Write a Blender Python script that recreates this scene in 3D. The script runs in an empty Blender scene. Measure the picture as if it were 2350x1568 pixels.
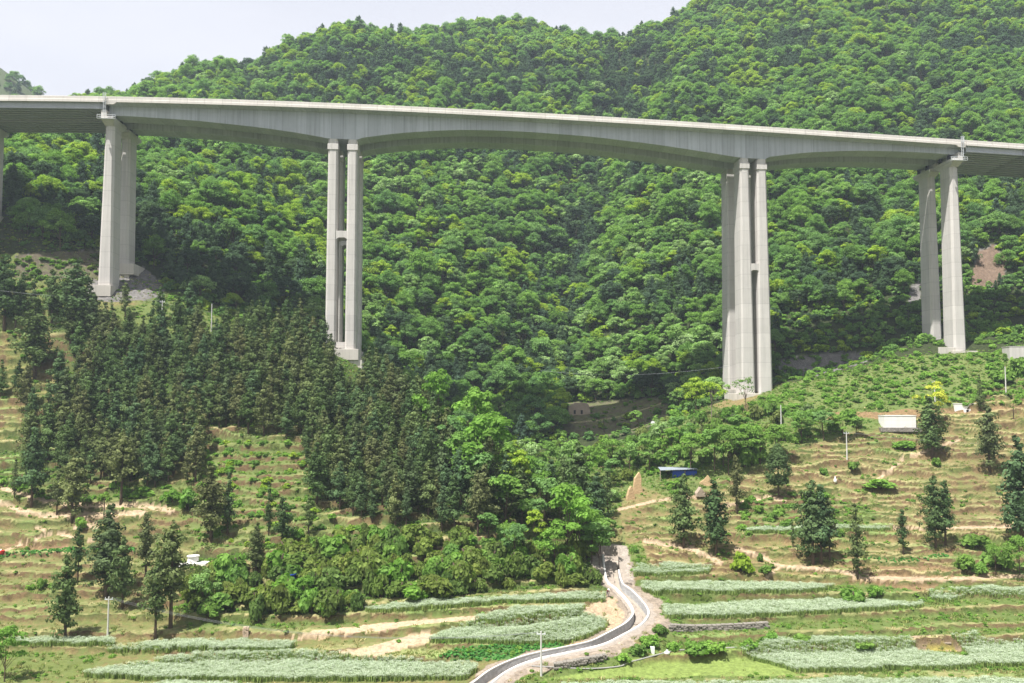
import bpy, math, random
import numpy as np
random.seed(7)
R = np.random.RandomState(11)
SC = bpy.context.scene
COL = SC.collection

# ------------------------------------------------------------------ camera
# all picture measures below are taken on the photograph at 2350 px width
PITCH = math.radians(4.0)
CT, ST = math.cos(PITCH), math.sin(PITCH)
CAMZ = 60.0
FPX = 2000.0

def px(u, v):
    X = (np.asarray(u, float) - 1175.0) / FPX
    Yc = (784.0 - np.asarray(v, float)) / FPX
    den = CT - ST * Yc
    return X / den, (ST + CT * Yc) / den          # x/Y , (z-cam)/Y

def proj(x, y, z):
    dz = np.asarray(z) - CAMZ
    dep = y * CT + dz * ST
    return 1175.0 + FPX * x / dep, 784.0 - FPX * (-y * ST + dz * CT) / dep

def s_of_v(v):
    return px(1175.0, v)[1]

# ------------------------------------------------------------------ noise
def _hash(ix, iy, seed):
    h = (ix.astype(np.int64) * 374761393 + iy.astype(np.int64) * 668265263 + seed * 144269504) & 0x7fffffff
    h = ((h ^ (h >> 13)) * 1274126177) & 0x7fffffff
    h = h ^ (h >> 16)
    return (h & 0xffff) / 65535.0

def vnoise(x, y, seed=0):
    x = np.asarray(x, float); y = np.asarray(y, float)
    ix = np.floor(x); iy = np.floor(y)
    fx = x - ix; fy = y - iy
    fx = fx * fx * (3 - 2 * fx); fy = fy * fy * (3 - 2 * fy)
    a = _hash(ix, iy, seed); b = _hash(ix + 1, iy, seed)
    c = _hash(ix, iy + 1, seed); d = _hash(ix + 1, iy + 1, seed)
    return (a * (1 - fx) + b * fx) * (1 - fy) + (c * (1 - fx) + d * fx) * fy

def fbm(x, y, seed=0, oct=4):
    t = 0; amp = 1; tot = 0
    for o in range(oct):
        t = t + amp * (vnoise(x * 2 ** o + 17.3 * o, y * 2 ** o - 9.1 * o, seed + o) - 0.5)
        tot += amp; amp *= 0.5
    return t / tot * 2

def sstep(a, b, x):
    t = np.clip((x - a) / (b - a), 0, 1)
    return t * t * (3 - 2 * t)

def inpoly(u, v, poly):
    u = np.asarray(u); v = np.asarray(v)
    inside = np.zeros(u.shape, bool)
    n = len(poly)
    for i in range(n):
        x1, y1 = poly[i]; x2, y2 = poly[(i + 1) % n]
        if y1 == y2: continue
        c = ((y1 > v) != (y2 > v)) & (u < (x2 - x1) * (v - y1) / (y2 - y1) + x1)
        inside ^= c
    return inside

def polydist(u, v, pts):
    d = np.full(np.shape(u), 1e9); tt = np.zeros(np.shape(u))
    for i in range(len(pts) - 1):
        ax, ay = pts[i][:2]; bx, by = pts[i + 1][:2]
        L2 = (bx - ax) ** 2 + (by - ay) ** 2
        t = np.clip(((u - ax) * (bx - ax) + (v - ay) * (by - ay)) / L2, 0, 1)
        dd = np.hypot(u - ax - t * (bx - ax), v - ay - t * (by - ay))
        m = dd < d
        d = np.where(m, dd, d); tt = np.where(m, i + t, tt)
    return d, tt

# ------------------------------------------------------------------ terrain
# one profile per picture column: (distance in m, picture row at which the ground stands there)
PROF = {
 -500: [(90,1900),(120,1650),(138,1560),(155,1440),(183,1240),(204,1080),(226,880),(240,690),(250,600),(262,480),(285,400),(320,340),(360,310),(420,300),(480,320),(560,360),(800,500)],
 0:    [(90,1950),(120,1680),(138,1568),(155,1450),(170,1340),(183,1250),(197,1150),(204,1100),(216,1000),(226,900),(236,800),(243,705),(249,640),(256,600),(261,510),(280,440),(310,385),(350,335),(390,308),(440,305),(520,330),(600,370),(800,500)],
 250:  [(90,1950),(120,1680),(138,1568),(155,1450),(170,1340),(183,1250),(197,1150),(204,1095),(216,990),(226,890),(237,780),(243,715),(247,684),(254,660),(261,622),(275,560),(290,490),(320,415),(360,350),(400,315),(440,285),(490,262),(540,258),(620,330),(800,480)],
 500:  [(90,1950),(120,1680),(138,1568),(154,1450),(164,1380),(175,1300),(188,1200),(200,1100),(212,1000),(224,900),(236,800),(246,748),(256,728),(266,735),(277,700),(290,610),(310,525),(340,445),(380,372),(430,300),(480,225),(520,175),(560,136),(650,230),(800,400)],
 650:  [(90,1950),(120,1680),(138,1568),(153,1450),(161,1390),(170,1320),(182,1220),(195,1120),(206,1030),(220,930),(235,840),(246,785),(256,768),(266,772),(278,745),(290,690),(305,610),(330,520),(370,440),(420,350),(470,260),(520,178),(580,104),(680,210),(800,380)],
 787:  [(90,1950),(120,1680),(138,1568),(152,1450),(158,1400),(166,1340),(178,1250),(192,1150),(205,1050),(220,950),(235,880),(248,828),(257,808),(266,806),(276,815),(288,815),(300,790),(320,720),(350,625),(390,515),(430,410),(480,285),(530,180),(580,96),(600,82),(700,170),(850,330)],
 950:  [(90,1950),(120,1680),(138,1568),(148,1470),(156,1400),(160,1370),(168,1300),(180,1200),(194,1100),(212,1000),(228,950),(242,935),(258,950),(272,985),(286,975),(300,930),(320,845),(345,745),(380,630),(430,480),(480,345),(540,210),(590,120),(625,72),(720,120),(850,280)],
 1100: [(90,1950),(120,1680),(136,1568),(143,1500),(153,1420),(161,1370),(166,1330),(173,1280),(185,1200),(198,1120),(212,1065),(230,1040),(250,1045),(270,1045),(288,1015),(305,955),(330,855),(365,720),(400,590),(440,460),(490,330),(540,220),(590,130),(640,65),(730,120),(850,270)],
 1250: [(90,1950),(120,1680),(136,1568),(144,1500),(154,1420),(162,1370),(166,1340),(178,1260),(195,1180),(215,1112),(240,1070),(260,1050),(278,1025),(292,990),(308,945),(330,860),(362,725),(400,580),(440,450),(490,325),(540,220),(590,135),(640,70),(730,130),(850,280)],
 1400: [(90,1950),(120,1680),(137,1568),(146,1500),(155,1440),(163,1380),(171,1330),(182,1270),(197,1195),(215,1130),(238,1075),(262,1045),(283,1010),(292,990),(300,950),(312,920),(330,845),(358,715),(395,575),(435,450),(485,330),(530,240),(580,150),(620,105),(720,150),(850,300)],
 1550: [(90,1950),(120,1680),(138,1568),(147,1500),(160,1420),(173,1340),(184,1270),(196,1200),(209,1130),(222,1080),(245,1000),(258,965),(272,952),(288,948),(300,905),(325,800),(355,665),(390,530),(430,410),(480,290),(535,180),(590,98),(630,58),(720,90),(850,230)],
 1725: [(90,1950),(120,1680),(138,1568),(147,1500),(159,1420),(173,1340),(184,1270),(197,1190),(211,1110),(226,1030),(242,960),(252,925),(258,915),(268,900),(277,890),(287,884),(291,872),(296,838),(312,770),(335,685),(365,570),(400,455),(440,345),(490,235),(540,135),(590,55),(640,-25),(700,-60),(850,60)],
 1900: [(90,1950),(120,1680),(138,1568),(147,1500),(158,1430),(166,1380),(174,1330),(185,1260),(199,1180),(213,1100),(227,1030),(243,960),(257,900),(268,858),(275,852),(284,874),(289,868),(293,808),(299,782),(310,705),(332,605),(357,505),(387,402),(427,300),(477,195),(532,95),(590,0),(660,-120),(720,-150),(850,0)],
 2100: [(90,1950),(120,1680),(138,1568),(147,1500),(159,1425),(172,1340),(185,1260),(199,1175),(213,1095),(226,1025),(240,955),(253,885),(262,835),(271,803),(281,785),(291,755),(305,685),(325,598),(352,498),(382,400),(417,300),(462,200),(512,100),(570,0),(640,-120),(720,-160),(850,0)],
 2350: [(90,1950),(120,1680),(138,1568),(148,1500),(160,1420),(172,1340),(186,1250),(201,1150),(217,1050),(233,960),(245,900),(260,830),(272,792),(284,765),(297,722),(312,640),(335,535),(365,430),(400,330),(440,230),(490,130),(545,30),(610,-80),(700,-130),(850,0)],
 2850: [(90,1950),(120,1680),(138,1568),(148,1500),(160,1420),(172,1340),(186,1250),(201,1140),(217,1030),(233,930),(245,860),(260,785),(275,740),(297,660),(330,530),(365,420),(400,320),(440,220),(490,120),(545,20),(610,-80),(700,-130),(850,0)],
}
TU = np.arange(-900, 3301, 20.0)
TY = np.arange(60, 901, 1.0)
def _gs(n, s):
    k = np.exp(-0.5 * (np.arange(-n, n + 1) / s) ** 2); return k / k.sum()
_keys = sorted(PROF)
_cols = []
for k in _keys:
    p = np.array(PROF[k], float)
    yy = np.r_[p[:, 0]]; vv = p[:, 1]
    sl = s_of_v(vv)
    zz = np.interp(TY, yy, sl * yy)
    lo = TY < yy[0]
    zz[lo] = sl[0] * yy[0]
    ker = _gs(8, 3.0)
    zz = np.convolve(np.pad(zz, 8, mode='edge'), ker, 'valid')
    _cols.append(zz)
_cols = np.array(_cols)
TZ = np.array([[0.0]]) if False else np.stack([np.interp(TU, _keys, _cols[:, j]) for j in range(len(TY))], 1)
ker = _gs(6, 2.2)
TZ = np.apply_along_axis(lambda a: np.convolve(np.pad(a, 6, mode='edge'), ker, 'valid'), 0, TZ)

# mesh grid: columns fan out from the camera, rows follow distance
GR = np.linspace(-1.0, 1.0, 1101)
GY = np.r_[np.arange(88, 132, 0.8), np.arange(132, 262, 0.36), np.arange(262, 330, 1.0), np.arange(330, 760, 3.5), np.arange(760, 900, 14)]
NR, NY = len(GR), len(GY)
GU = 1175 + FPX * GR
RR, YY = np.meshgrid(GR, GY, indexing='ij')
XX = RR * YY
ZB = np.empty((NR, NY))
for i in range(NR):
    fu = np.clip((GU[i] - TU[0]) / 20.0, 0, len(TU) - 1.001); k = int(fu); f = fu - k
    ZB[i] = np.interp(GY, TY, TZ[k] * (1 - f) + TZ[k + 1] * f)
# folds and lumps of the wooded slope, small lumps in front
wfar = sstep(285, 330, YY)
_U0, _V0 = proj(XX, YY, ZB + CAMZ)
_mid = sstep(305, 350, YY) * (1 - sstep(540, 640, YY))
_uc = np.interp(_V0, [100, 300, 430, 600, 760, 900], [1480, 1400, 1345, 1270, 1270, 1330]) + 40 * fbm(YY / 60, XX * 0, 15, 2)
ZB += _mid * (-17 * np.exp(-((_U0 - _uc) / 85) ** 2) + 9 * np.exp(-((_U0 - 1010) / 130) ** 2) + 8 * np.exp(-((_U0 - 1600) / 120) ** 2))
_ub = np.interp(_V0, [100, 300, 600, 760], [560, 620, 690, 740]); ZB += _mid * (-9 * np.exp(-((_U0 - _ub) / 70) ** 2))
_uq = np.interp(_V0, [0, 300, 600, 800], [2150, 2080, 1960, 1850]); ZB += _mid * (-8 * np.exp(-((_U0 - _uq) / 80) ** 2))
RAV = _mid * np.maximum(np.exp(-((_U0 - _uc + 12) / 55) ** 2), .8 * np.exp(-((_U0 - _ub) / 55) ** 2), .8 * np.exp(-((_U0 - _uq) / 60) ** 2)) if False else _mid * np.maximum(np.exp(-((_U0 - _uc + 12) / 55) ** 2), np.maximum(.8 * np.exp(-((_U0 - _ub) / 55) ** 2), .8 * np.exp(-((_U0 - _uq) / 60) ** 2)))
ZB += wfar * (fbm((XX + .4 * YY) / 62, (YY - .3 * XX) / 80, 3, 3) * 10.0 * sstep(295, 400, YY) + fbm(XX / 22, YY / 22, 9, 3) * 2.6)
ZB += (1 - wfar) * (fbm(XX / 11, YY / 11, 21, 3) * 0.45)
ZB0 = ZB + CAMZ
UU, VV = proj(XX, YY, ZB0)

def grid_lookup(Z, x, y):
    x = np.asarray(x, float); y = np.asarray(y, float)
    fi = np.clip((x / y - GR[0]) / (GR[1] - GR[0]), 0, NR - 1.001)
    fj = np.clip(np.interp(y, GY, np.arange(NY)), 0, NY - 1.001)
    i = fi.astype(int); j = fj.astype(int); a = fi - i; b = fj - j
    return (Z[i, j] * (1 - a) + Z[i + 1, j] * a) * (1 - b) + (Z[i, j + 1] * (1 - a) + Z[i + 1, j + 1] * a) * b

_marchY = np.arange(92, 800, 0.2)
def ray_ground(Z, u, v, ymin=92):
    r, s = px(u, v)
    Y = _marchY[_marchY >= ymin]
    g = grid_lookup(Z, r * Y, Y)
    hit = np.nonzero(g >= CAMZ + s * Y)[0]
    k = hit[0] if len(hit) else len(Y) - 1
    return np.array([r * Y[k], Y[k], g[k]])

# ------------------------------------------------------------------ canal line
_cl = [(1905,480),(1915,560),(1925,650),(1945,730),(2000,775),(2065,840),(2110,905),(2118,950),(2070,1010),(1950,1080),(1820,1142),(1620,1187),(1420,1225),(1270,1275),(1150,1335),(1065,1400),(960,1480),(800,1600)]
CAN_PX = [(746 + .3418 * a, 1090 + .3418 * b) for a, b in _cl]
_cp = np.array([ray_ground(ZB0, u, v) for u, v in CAN_PX])
def catmull(P, n):
    P = np.asarray(P, float); Q = np.vstack([2 * P[0] - P[1], P, 2 * P[-1] - P[-2]]); out = []
    for i in range(1, len(Q) - 2):
        for t in np.arange(n) / n:
            a, b, c, d = Q[i - 1], Q[i], Q[i + 1], Q[i + 2]
            out.append(0.5 * (2 * b + (c - a) * t + (2 * a - 5 * b + 4 * c - d) * t * t + (3 * b - a - 3 * c + d) * t ** 3))
    out.append(P[-1]); return np.array(out)
CANAL = catmull(_cp, 6)
CANAL[:, 2] = np.minimum.accumulate(CANAL[:, 2])
CANAL[:, 2] = np.convolve(np.pad(CANAL[:, 2], 5, mode='edge'), _gs(5, 2.5), 'valid')

# ------------------------------------------------------------------ terraces
def curve(us, vs): return lambda u: np.interp(u, us, vs)
LX = [-600, 0, 250, 500, 700, 900, 1100, 1300, 1420]
LEFT = [[1562,1562,1562,1560,1562,1563,1563,1560,1556],[1528,1518,1530,1512,1506,1504,1506,1506,1506],
        [1482,1482,1484,1499,1497,1478,1479,1479,1478],[1448,1446,1452,1447,1452,1447,1425,1408,1398],
        [1420,1415,1412,1410,1416,1406,1394,1384,1380]]
RX = [1100, 1450, 1500, 1750, 1980, 2150, 2350, 3000]
RIGHT = [[1562,1562,1558,1556,1556,1556,1556,1556],[1530,1520,1505,1490,1476,1462,1455,1450],[1478,1475,1462,1452,1446,1436,1430,1425],
         [1422,1422,1420,1416,1405,1395,1390,1390],[1366,1366,1364,1362,1362,1360,1368,1370],[1324,1324,1322,1322,1326,1336,1340,1340]]
def level_list(u, left):
    if left:
        base = [np.interp(u, LX, c) for c in LEFT]
        v = base[-1]; k = 0
        while v > 690:
            v -= (24, 29, 19, 26, 22)[k % 5] * np.interp(v, [700, 1400], [0.72, 1.05]); k += 1
            base.append(v)
    else:
        base = [np.interp(u, RX, c) for c in RIGHT]
        v = base[-1]; k = 0
        while v > 830:
            v -= (19, 15, 21, 16, 18)[k % 5] * np.interp(v, [850, 1330], [0.7, 1.0]); k += 1
            base.append(v)
    return np.array(base)
TT = np.zeros((NR, NY)); ZT = ZB0.copy()
for i in range(NR):
    u = GU[i]
    left = u < 1425
    lv = level_list(u, left)
    ks = np.arange(len(lv))
    amp = np.where(ks < 5, 3.0, 11.0)
    # a slow wander of each terrace edge; two neighbours now and then run together
    lv = lv + amp * (2 * vnoise(np.full(len(lv), u / 105.0) + ks * 7.7, ks * 3.1, 5) - 1) + np.where(ks < 5, 2.0, 5.0) * (2 * vnoise(np.full(len(lv), u / 30.0), ks * 5.3, 6) - 1)
    lv = np.minimum.accumulate(lv - ks * 1e-3)
    colv = np.minimum.accumulate(1175 * 0 + proj(0 * GY, GY, ZB0[i])[1])
    n = np.searchsorted(GY, 268)
    Yk = np.interp(-lv, -colv[:n], GY[:n])
    Yk = np.maximum.accumulate(Yk + ks * 1e-4)
    Zk = np.interp(Yk, GY, ZB0[i])
    idx = np.clip(np.searchsorted(Yk, GY, side='right') - 1, 0, len(lv) - 2)
    d = np.maximum(Yk[idx + 1] - Yk[idx], 0.05)
    t = (GY - Yk[idx]) / d
    ok = (GY >= Yk[0]) & (GY < Yk[-1])
    tr = np.clip(1 - 0.75 / d, 0.58, 0.88)            # riser about a metre deep
    g = np.where(t < tr, 0.22 * t / tr, 0.22 + 0.78 * sstep(tr, 1.0, t))
    zt = Zk[idx] + (Zk[idx + 1] - Zk[idx]) * g
    ZT[i] = np.where(ok, zt, ZB0[i])
    TT[i] = np.where(ok, t / tr, -1)                  # 0 front edge .. 1 foot of the riser .. >1 riser
warpu = UU + 14 * fbm(XX / 9, YY / 9, 31, 2); warpv = VV + 9 * fbm(XX / 9, YY / 9, 37, 2)
STR = np.ones((NR, NY))
STR *= 1 - sstep(256, 262, YY)
toplim = np.interp(UU, [-600, 0, 180, 260, 700, 1000, 1430, 1500, 1800, 2000, 2250, 2350, 3000], [740, 735, 770, 900, 980, 1180, 1190, 1150, 1030, 985, 900, 850, 840])
STR *= sstep(-14, 14, VV - toplim)
STR *= sstep(0.03, 0.22, vnoise(XX / 17, YY / 17, 55) + 0.18 * (UU > 1500) + 0.25 * (VV > 1330))
dcan, tcan = polydist(XX, YY, CANAL)
zcan = np.interp(tcan, np.arange(len(CANAL)), CANAL[:, 2])
STR *= sstep(5, 10, dcan)
Z = ZB0 * (1 - STR) + ZT * STR
w = 1 - sstep(3.2, 8.5, dcan)
Z = Z * (1 - w) + zcan * w
Z = np.where(dcan < 2.1, zcan - 2.0, Z)
# rough small relief in front
rough = (1 - sstep(258, 270, YY)) * (dcan > 3.0)
Z += rough * (0.10 * fbm(XX / 1.3, YY / 1.3, 41, 2) + 0.55 * sstep(.9, 1.05, TT) * STR * fbm(XX / 1.9, YY / 1.9, 43, 3) + 0.06 * fbm(XX / .7, YY / .7, 45, 1))
# quarried rock faces: broken relief
ROCKS = [
 [(200,690),(205,625),(270,618),(330,612),(375,650),(378,680),(300,690)],
 [(30,640),(40,585),(225,575),(228,640)],
 [(1785,860),(1790,832),(1860,812),(1985,806),(1988,828),(1930,848),(1850,868)],
 [(2230,655),(2238,575),(2280,560),(2312,600),(2300,650),(2255,665)],
 [(2085,700),(2090,650),(2110,640),(2112,700)],
 [(1262,440),(1275,402),(1330,398),(1336,430),(1318,456),(1275,452)],
]
rockm = np.zeros((NR, NY))
for p in ROCKS:
    rockm = np.maximum(rockm, (inpoly(warpu, warpv, p) & (YY > 240) & (YY < (345 if p[0][1] != 440 else 520))).astype(float))
Z += rockm * (0.9 * fbm(XX / 3.0, YY / 3.0, 61, 3))
def ground(x, y): return grid_lookup(Z, x, y)
def gpx(u, v, ymin=92): return ray_ground(Z, u, v, ymin)
UG, VG = proj(XX, YY, Z)

# ------------------------------------------------------------------ ground cover colours (albedo; a few patches have shade painted in)
def lin(r, g, b): return np.array([((c / 255) / 12.92 if c / 255 < .04 else ((c / 255 + .055) / 1.055) ** 2.4) for c in (r, g, b)])
SOIL = np.array([.245, .165, .085]); STRAW = np.array([.43, .37, .18]); TAN = np.array([.50, .375, .245])
GRASS = np.array([.12, .18, .045]); BRIGHT = np.array([.19, .29, .06]); DGRASS = np.array([.075, .12, .035])
PADDY = np.array([.26, .34, .09]); ROCK = np.array([.25, .235, .22]); HUMUS = np.array([.05, .065, .025]); GRAV = np.array([.40, .345, .29])
cov = np.empty((NR, NY, 3)); cov[:] = HUMUS
veg = np.full((NR, NY), 0.3)
wu = UG + 10 * fbm(XX / 6, YY / 6, 71, 3); wv = VG + 7 * fbm(XX / 6, YY / 6, 73, 3)
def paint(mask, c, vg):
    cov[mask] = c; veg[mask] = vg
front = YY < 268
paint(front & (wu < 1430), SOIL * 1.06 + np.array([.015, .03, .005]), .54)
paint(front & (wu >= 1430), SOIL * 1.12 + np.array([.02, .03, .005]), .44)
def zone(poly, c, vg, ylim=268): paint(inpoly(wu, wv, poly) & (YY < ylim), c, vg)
zone([(-700,1090),(150,1090),(300,1100),(480,1110),(490,1180),(300,1160),(150,1150),(-700,1110)], GRASS, .7)
zone([(380,1150),(500,1110),(520,1190),(420,1195)], BRIGHT, .7)
zone([(440,990),(700,1000),(740,1180),(900,1230),(840,1270),(480,1330),(430,1230)], GRASS * 1.1 + .01, .66)
zone([(-700,850),(150,730),(300,720),(560,740),(800,800),(950,920),(1100,1040),(1300,1120),(1400,1180),(1395,1260),(1000,1230),(700,1170),(690,1010),(470,1000),(300,1120),(-700,1100)], DGRASS, .4)
zone([(-700,860),(-700,740),(0,735),(110,740),(130,900),(60,1000),(-700,1050)], SOIL + np.array([.02,.05,.0]), .5)
zone([(400,1410),(420,1290),(700,1230),(1000,1220),(1395,1240),(1395,1360),(1150,1360),(840,1390),(830,1420),(620,1440)], DGRASS, .4)
zone([(420,1415),(830,1385),(1150,1365),(1395,1372),(1395,1382),(1100,1405),(900,1420),(640,1445),(430,1450)], GRASS, .5)
zone([(1440,1330),(1640,1325),(1900,1345),(2100,1340),(3000,1330),(3000,1570),(1100,1570),(1250,1540),(1480,1480),(1490,1400)], GRASS * 1.1, .5)
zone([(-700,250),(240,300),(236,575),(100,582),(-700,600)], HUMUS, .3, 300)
zone([(1690,985),(1740,905),(1830,820),(2100,800),(3000,740),(3000,900),(2260,905),(2200,930),(2000,990)], GRASS * 1.15 + .015, .7)
zone([(1860,950),(2050,945),(2260,930),(2350,935),(2350,950),(2100,962),(1900,962)], SOIL * 1.2, .25)
zone([(1440,1230),(1420,1120),(1520,1080),(1900,1010),(2050,985),(3000,965),(3000,1215),(2100,1215),(1700,1225)], SOIL * 1.12 + np.array([.02, .03, .01]), .48)
zone([(1690,1240),(1700,1130),(1900,1130),(2010,1175),(1950,1235)], GRASS, .6)
zone([(2180,1330),(2190,1235),(3000,1215),(3000,1335)], GRASS, .5)
zone([(1430,1330),(1425,1250),(1470,1240),(1500,1310)], BRIGHT * .9, .6)
zone([(1970,1300),(2150,1290),(2200,1330),(2120,1362),(2010,1340)], SOIL * 1.25, .12)
zone([(1090,1060),(1300,1000),(1460,950),(1600,930),(1990,985),(1800,1040),(1700,1095),(1640,1130),(1540,1140),(1470,1110),(1425,1140),(1395,1230),(1250,1170)], DGRASS * 1.3, .6)
zone([(655,1462),(760,1440),(900,1430),(1100,1410),(1105,1420),(960,1437),(800,1452),(690,1466)], TAN, .03)
zone([(770,1496),(850,1480),(985,1450),(990,1472),(930,1492),(860,1505)], TAN, .03)
TILL = [(1335,1398),(1395,1368),(1445,1400),(1458,1430),(1430,1456),(1380,1480),(1275,1512),(1310,1475),(1390,1438)]
zone(TILL, TAN * .92, .04)
_f = np.sin(2 * np.pi * (XX * .45 + YY * .9) / 1.5); Z += np.where(inpoly(UG, VG, TILL) & (YY < 200) & (dcan > 2.6), .13 * _f, 0)
cov = np.where((inpoly(UG, VG, TILL) & (YY < 200))[..., None], cov * (1 + .22 * _f[..., None]), cov)
zone([(860,1506),(980,1470),(1160,1478),(1010,1520)], np.array([.33,.36,.14]), .3)
zone([(980,1520),(1060,1482),(1290,1474),(1300,1482),(1180,1515)], np.array([.10,.22,.06]), .2)
zone([(1210,1562),(1380,1538),(1480,1505),(1690,1488),(1780,1520),(1840,1552),(1250,1558)], PADDY, .06)
zone([(2093,1500),(2090,1460),(2185,1456),(2220,1496)], TAN * .9, .05)
zone([(2125,1498),(2130,1478),(2185,1478),(2200,1496)], np.array([.42,.36,.10]), .05)
zone([(165,1195),(230,1192),(232,1218),(170,1216)], TAN, .05)
zone([(-600,1240),(0,1250),(165,1255),(165,1280),(-600,1290)], SOIL * 1.1, .2)
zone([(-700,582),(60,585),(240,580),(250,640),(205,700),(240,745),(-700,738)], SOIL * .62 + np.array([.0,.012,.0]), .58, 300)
zone([(372,660),(420,670),(640,760),(800,800),(600,775),(330,760),(200,745),(215,715),(320,700)], GRASS * .85, .75, 300)
# terrace edges and risers
ris = STR * np.clip(sstep(1.0, 1.12, TT), 0, 1)
rn = fbm(XX / 5, YY / 5, 81, 3)
rc = SOIL * .66 + (GRASS * .72 - SOIL * .66) * (.8 * sstep(-.12, .30, rn))[..., None]
skip = inpoly(UG, VG, [(1180,1566),(1480,1500),(1700,1485),(1850,1552)])
cov = cov * (1 - ris[..., None]) + rc * ris[..., None]
veg = veg * (1 - ris) + .35 * ris
edge = STR * (1 - sstep(0.22, 0.60, TT + .22 * fbm(XX / 4, YY / 4, 90, 2))) * (TT >= 0) * sstep(.18, .45, vnoise(XX / 9, YY / 9, 91)) * (~skip)
edge *= ~inpoly(UG, VG, [(1480,1330),(3000,1330),(3000,1600),(1100,1600),(1300,1520),(1480,1440)]) | (TT < .22)
ec = STRAW + (BRIGHT * 1.1 + .05 - STRAW) * sstep(.05, .45, fbm(XX / 8, YY / 8, 83, 2))[..., None]
cov = cov * (1 - edge[..., None] * .92) + ec * 1.15 * edge[..., None] * .92
zone([(-700,1495),(120,1500),(245,1505),(215,1540),(190,1562),(-700,1600)], GRASS + np.array([.05,.02,.01]), .55)
cov *= .70
zone([(655,1462),(760,1440),(900,1430),(1100,1410),(1105,1420),(960,1437),(800,1452),(690,1466)], TAN * .86, .03)
zone([(770,1496),(850,1480),(985,1450),(990,1472),(930,1492),(860,1505)], TAN * .86, .03)
zone(TILL, TAN * .80, .03)
PATHS = [([(-80,1108),(0,1119),(37,1129),(95,1147),(157,1158),(220,1160),(311,1160),(395,1172)], 5),
 ([(-80,1140),(0,1152),(48,1172),(99,1183),(165,1183),(227,1182),(330,1176)], 6),
 ([(0,1268),(80,1238),(120,1225)], 2.2), ([(60,1205),(160,1232),(260,1245)], 3),
 ([(1480,1242),(1590,1260),(1655,1292)], 5), ([(1690,1258),(1740,1272),(1790,1300),(1900,1306),(1990,1325),(2130,1330),(2350,1322)], 4),
 ([(1790,1300),(1760,1325)], 3), ([(1630,1170),(1760,1140),(1800,1150)], 4),
 ([(1420,1170),(1500,1150),(1600,1140)], 3), ([(1980,1215),(2150,1212),(2350,1209)], 3), ([(2200,1010),(2080,1050),(2000,1110)], 3)]
for p, wdt in PATHS:
    d, _ = polydist(UG + 3 * fbm(XX / 3, YY / 3, 97, 2), VG, p)
    m = (d < wdt) & (YY < 262)
    paint(m, TAN * .80, .04)
for p in ROCKS:
    paint(inpoly(UG + 6 * fbm(XX / 4, YY / 4, 99, 2), VG + 6 * fbm(XX / 4, YY / 4, 98, 2), p) & (YY > 240) & (YY < 345), ROCK * .62 * (1 + 0 * UG[..., None])[inpoly(UG + 6 * fbm(XX / 4, YY / 4, 99, 2), VG + 6 * fbm(XX / 4, YY / 4, 98, 2), p) & (YY > 240) & (YY < 345)], .2)
paint(inpoly(wu, wv, ROCKS[1]) & (YY > 240) & (YY < 300), np.array([.10,.085,.06]), .4)  # brown dirt, with the shade of the trees put into its colour
paint(inpoly(wu, wv, ROCKS[3]) & (YY > 285) & (YY < 345), np.array([.155,.110,.080]), .22)
paint(inpoly(wu, wv, [(1290,1000),(1300,922),(1540,915),(1545,960),(1480,1000)]) & (YY > 278) & (YY < 325), np.array([.11,.095,.065]), .45)  # gully ground darkened: the bridge's shade is painted into the colour
tcn_ = np.interp(tcan, np.arange(len(CANAL)), CANAL[:, 0])
paint((dcan < np.where(XX > tcn_, 5.0, 2.9) + 1.5 * fbm(XX / 3, YY / 3, 95, 2)) & (VG > 1290) & (YY < 190) & (UG > 1090), (GRAV * .40 + TAN * .22) * (.8 + .4 * vnoise(XX / 1.5, YY / 1.5, 88))[..., None][(dcan < np.where(XX > tcn_, 5.0, 2.9) + 1.5 * fbm(XX / 3, YY / 3, 95, 2)) & (VG > 1290) & (YY < 190) & (UG > 1090)], .10)
paint((dcan < 4.0) & (VG <= 1340), GRAV * .8, .15)
# ------------------------------------------------------------------ materials
def new_mat(name):
    m = bpy.data.materials.new(name); m.use_nodes = True
    nt = m.node_tree; nt.nodes.clear()
    out = nt.nodes.new('ShaderNodeOutputMaterial')
    return m, nt, out
def N(nt, typ, **kw):
    n = nt.nodes.new(typ)
    for k, v in kw.items(): setattr(n, k, v)
    return n
def ramp(nt, stops):
    r = N(nt, 'ShaderNodeValToRGB'); e = r.color_ramp.elements
    while len(e) < len(stops): e.new(0.5)
    for i, (p, c) in enumerate(stops):
        e[i].position = p; e[i].color = (*c, 1)
    return r
def mixc(nt, a, b, fac, mode='MIX'):
    m = N(nt, 'ShaderNodeMix', data_type='RGBA', blend_type=mode)
    for sock, val in ((m.inputs[6], a), (m.inputs[7], b), (m.inputs[0], fac)):
        if hasattr(val, 'is_output'): nt.links.new(val, sock)
        elif isinstance(val, (int, float)): sock.default_value = val
        else: sock.default_value = (*val, 1)
    return m.outputs[2]
def noise(nt, scale, detail=4, vec=None, rough=.6):
    n = N(nt, 'ShaderNodeTexNoise'); n.inputs['Scale'].default_value = scale; n.inputs['Detail'].default_value = detail
    n.inputs['Roughness'].default_value = rough
    if vec is not None: nt.links.new(vec, n.inputs['Vector'])
    return n
def maprange(nt, val, a, b, c, d):
    m = N(nt, 'ShaderNodeMapRange'); m.inputs[1].default_value = a; m.inputs[2].default_value = b
    m.inputs[3].default_value = c; m.inputs[4].default_value = d
    nt.links.new(val, m.inputs[0]); return m.outputs[0]

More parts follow.
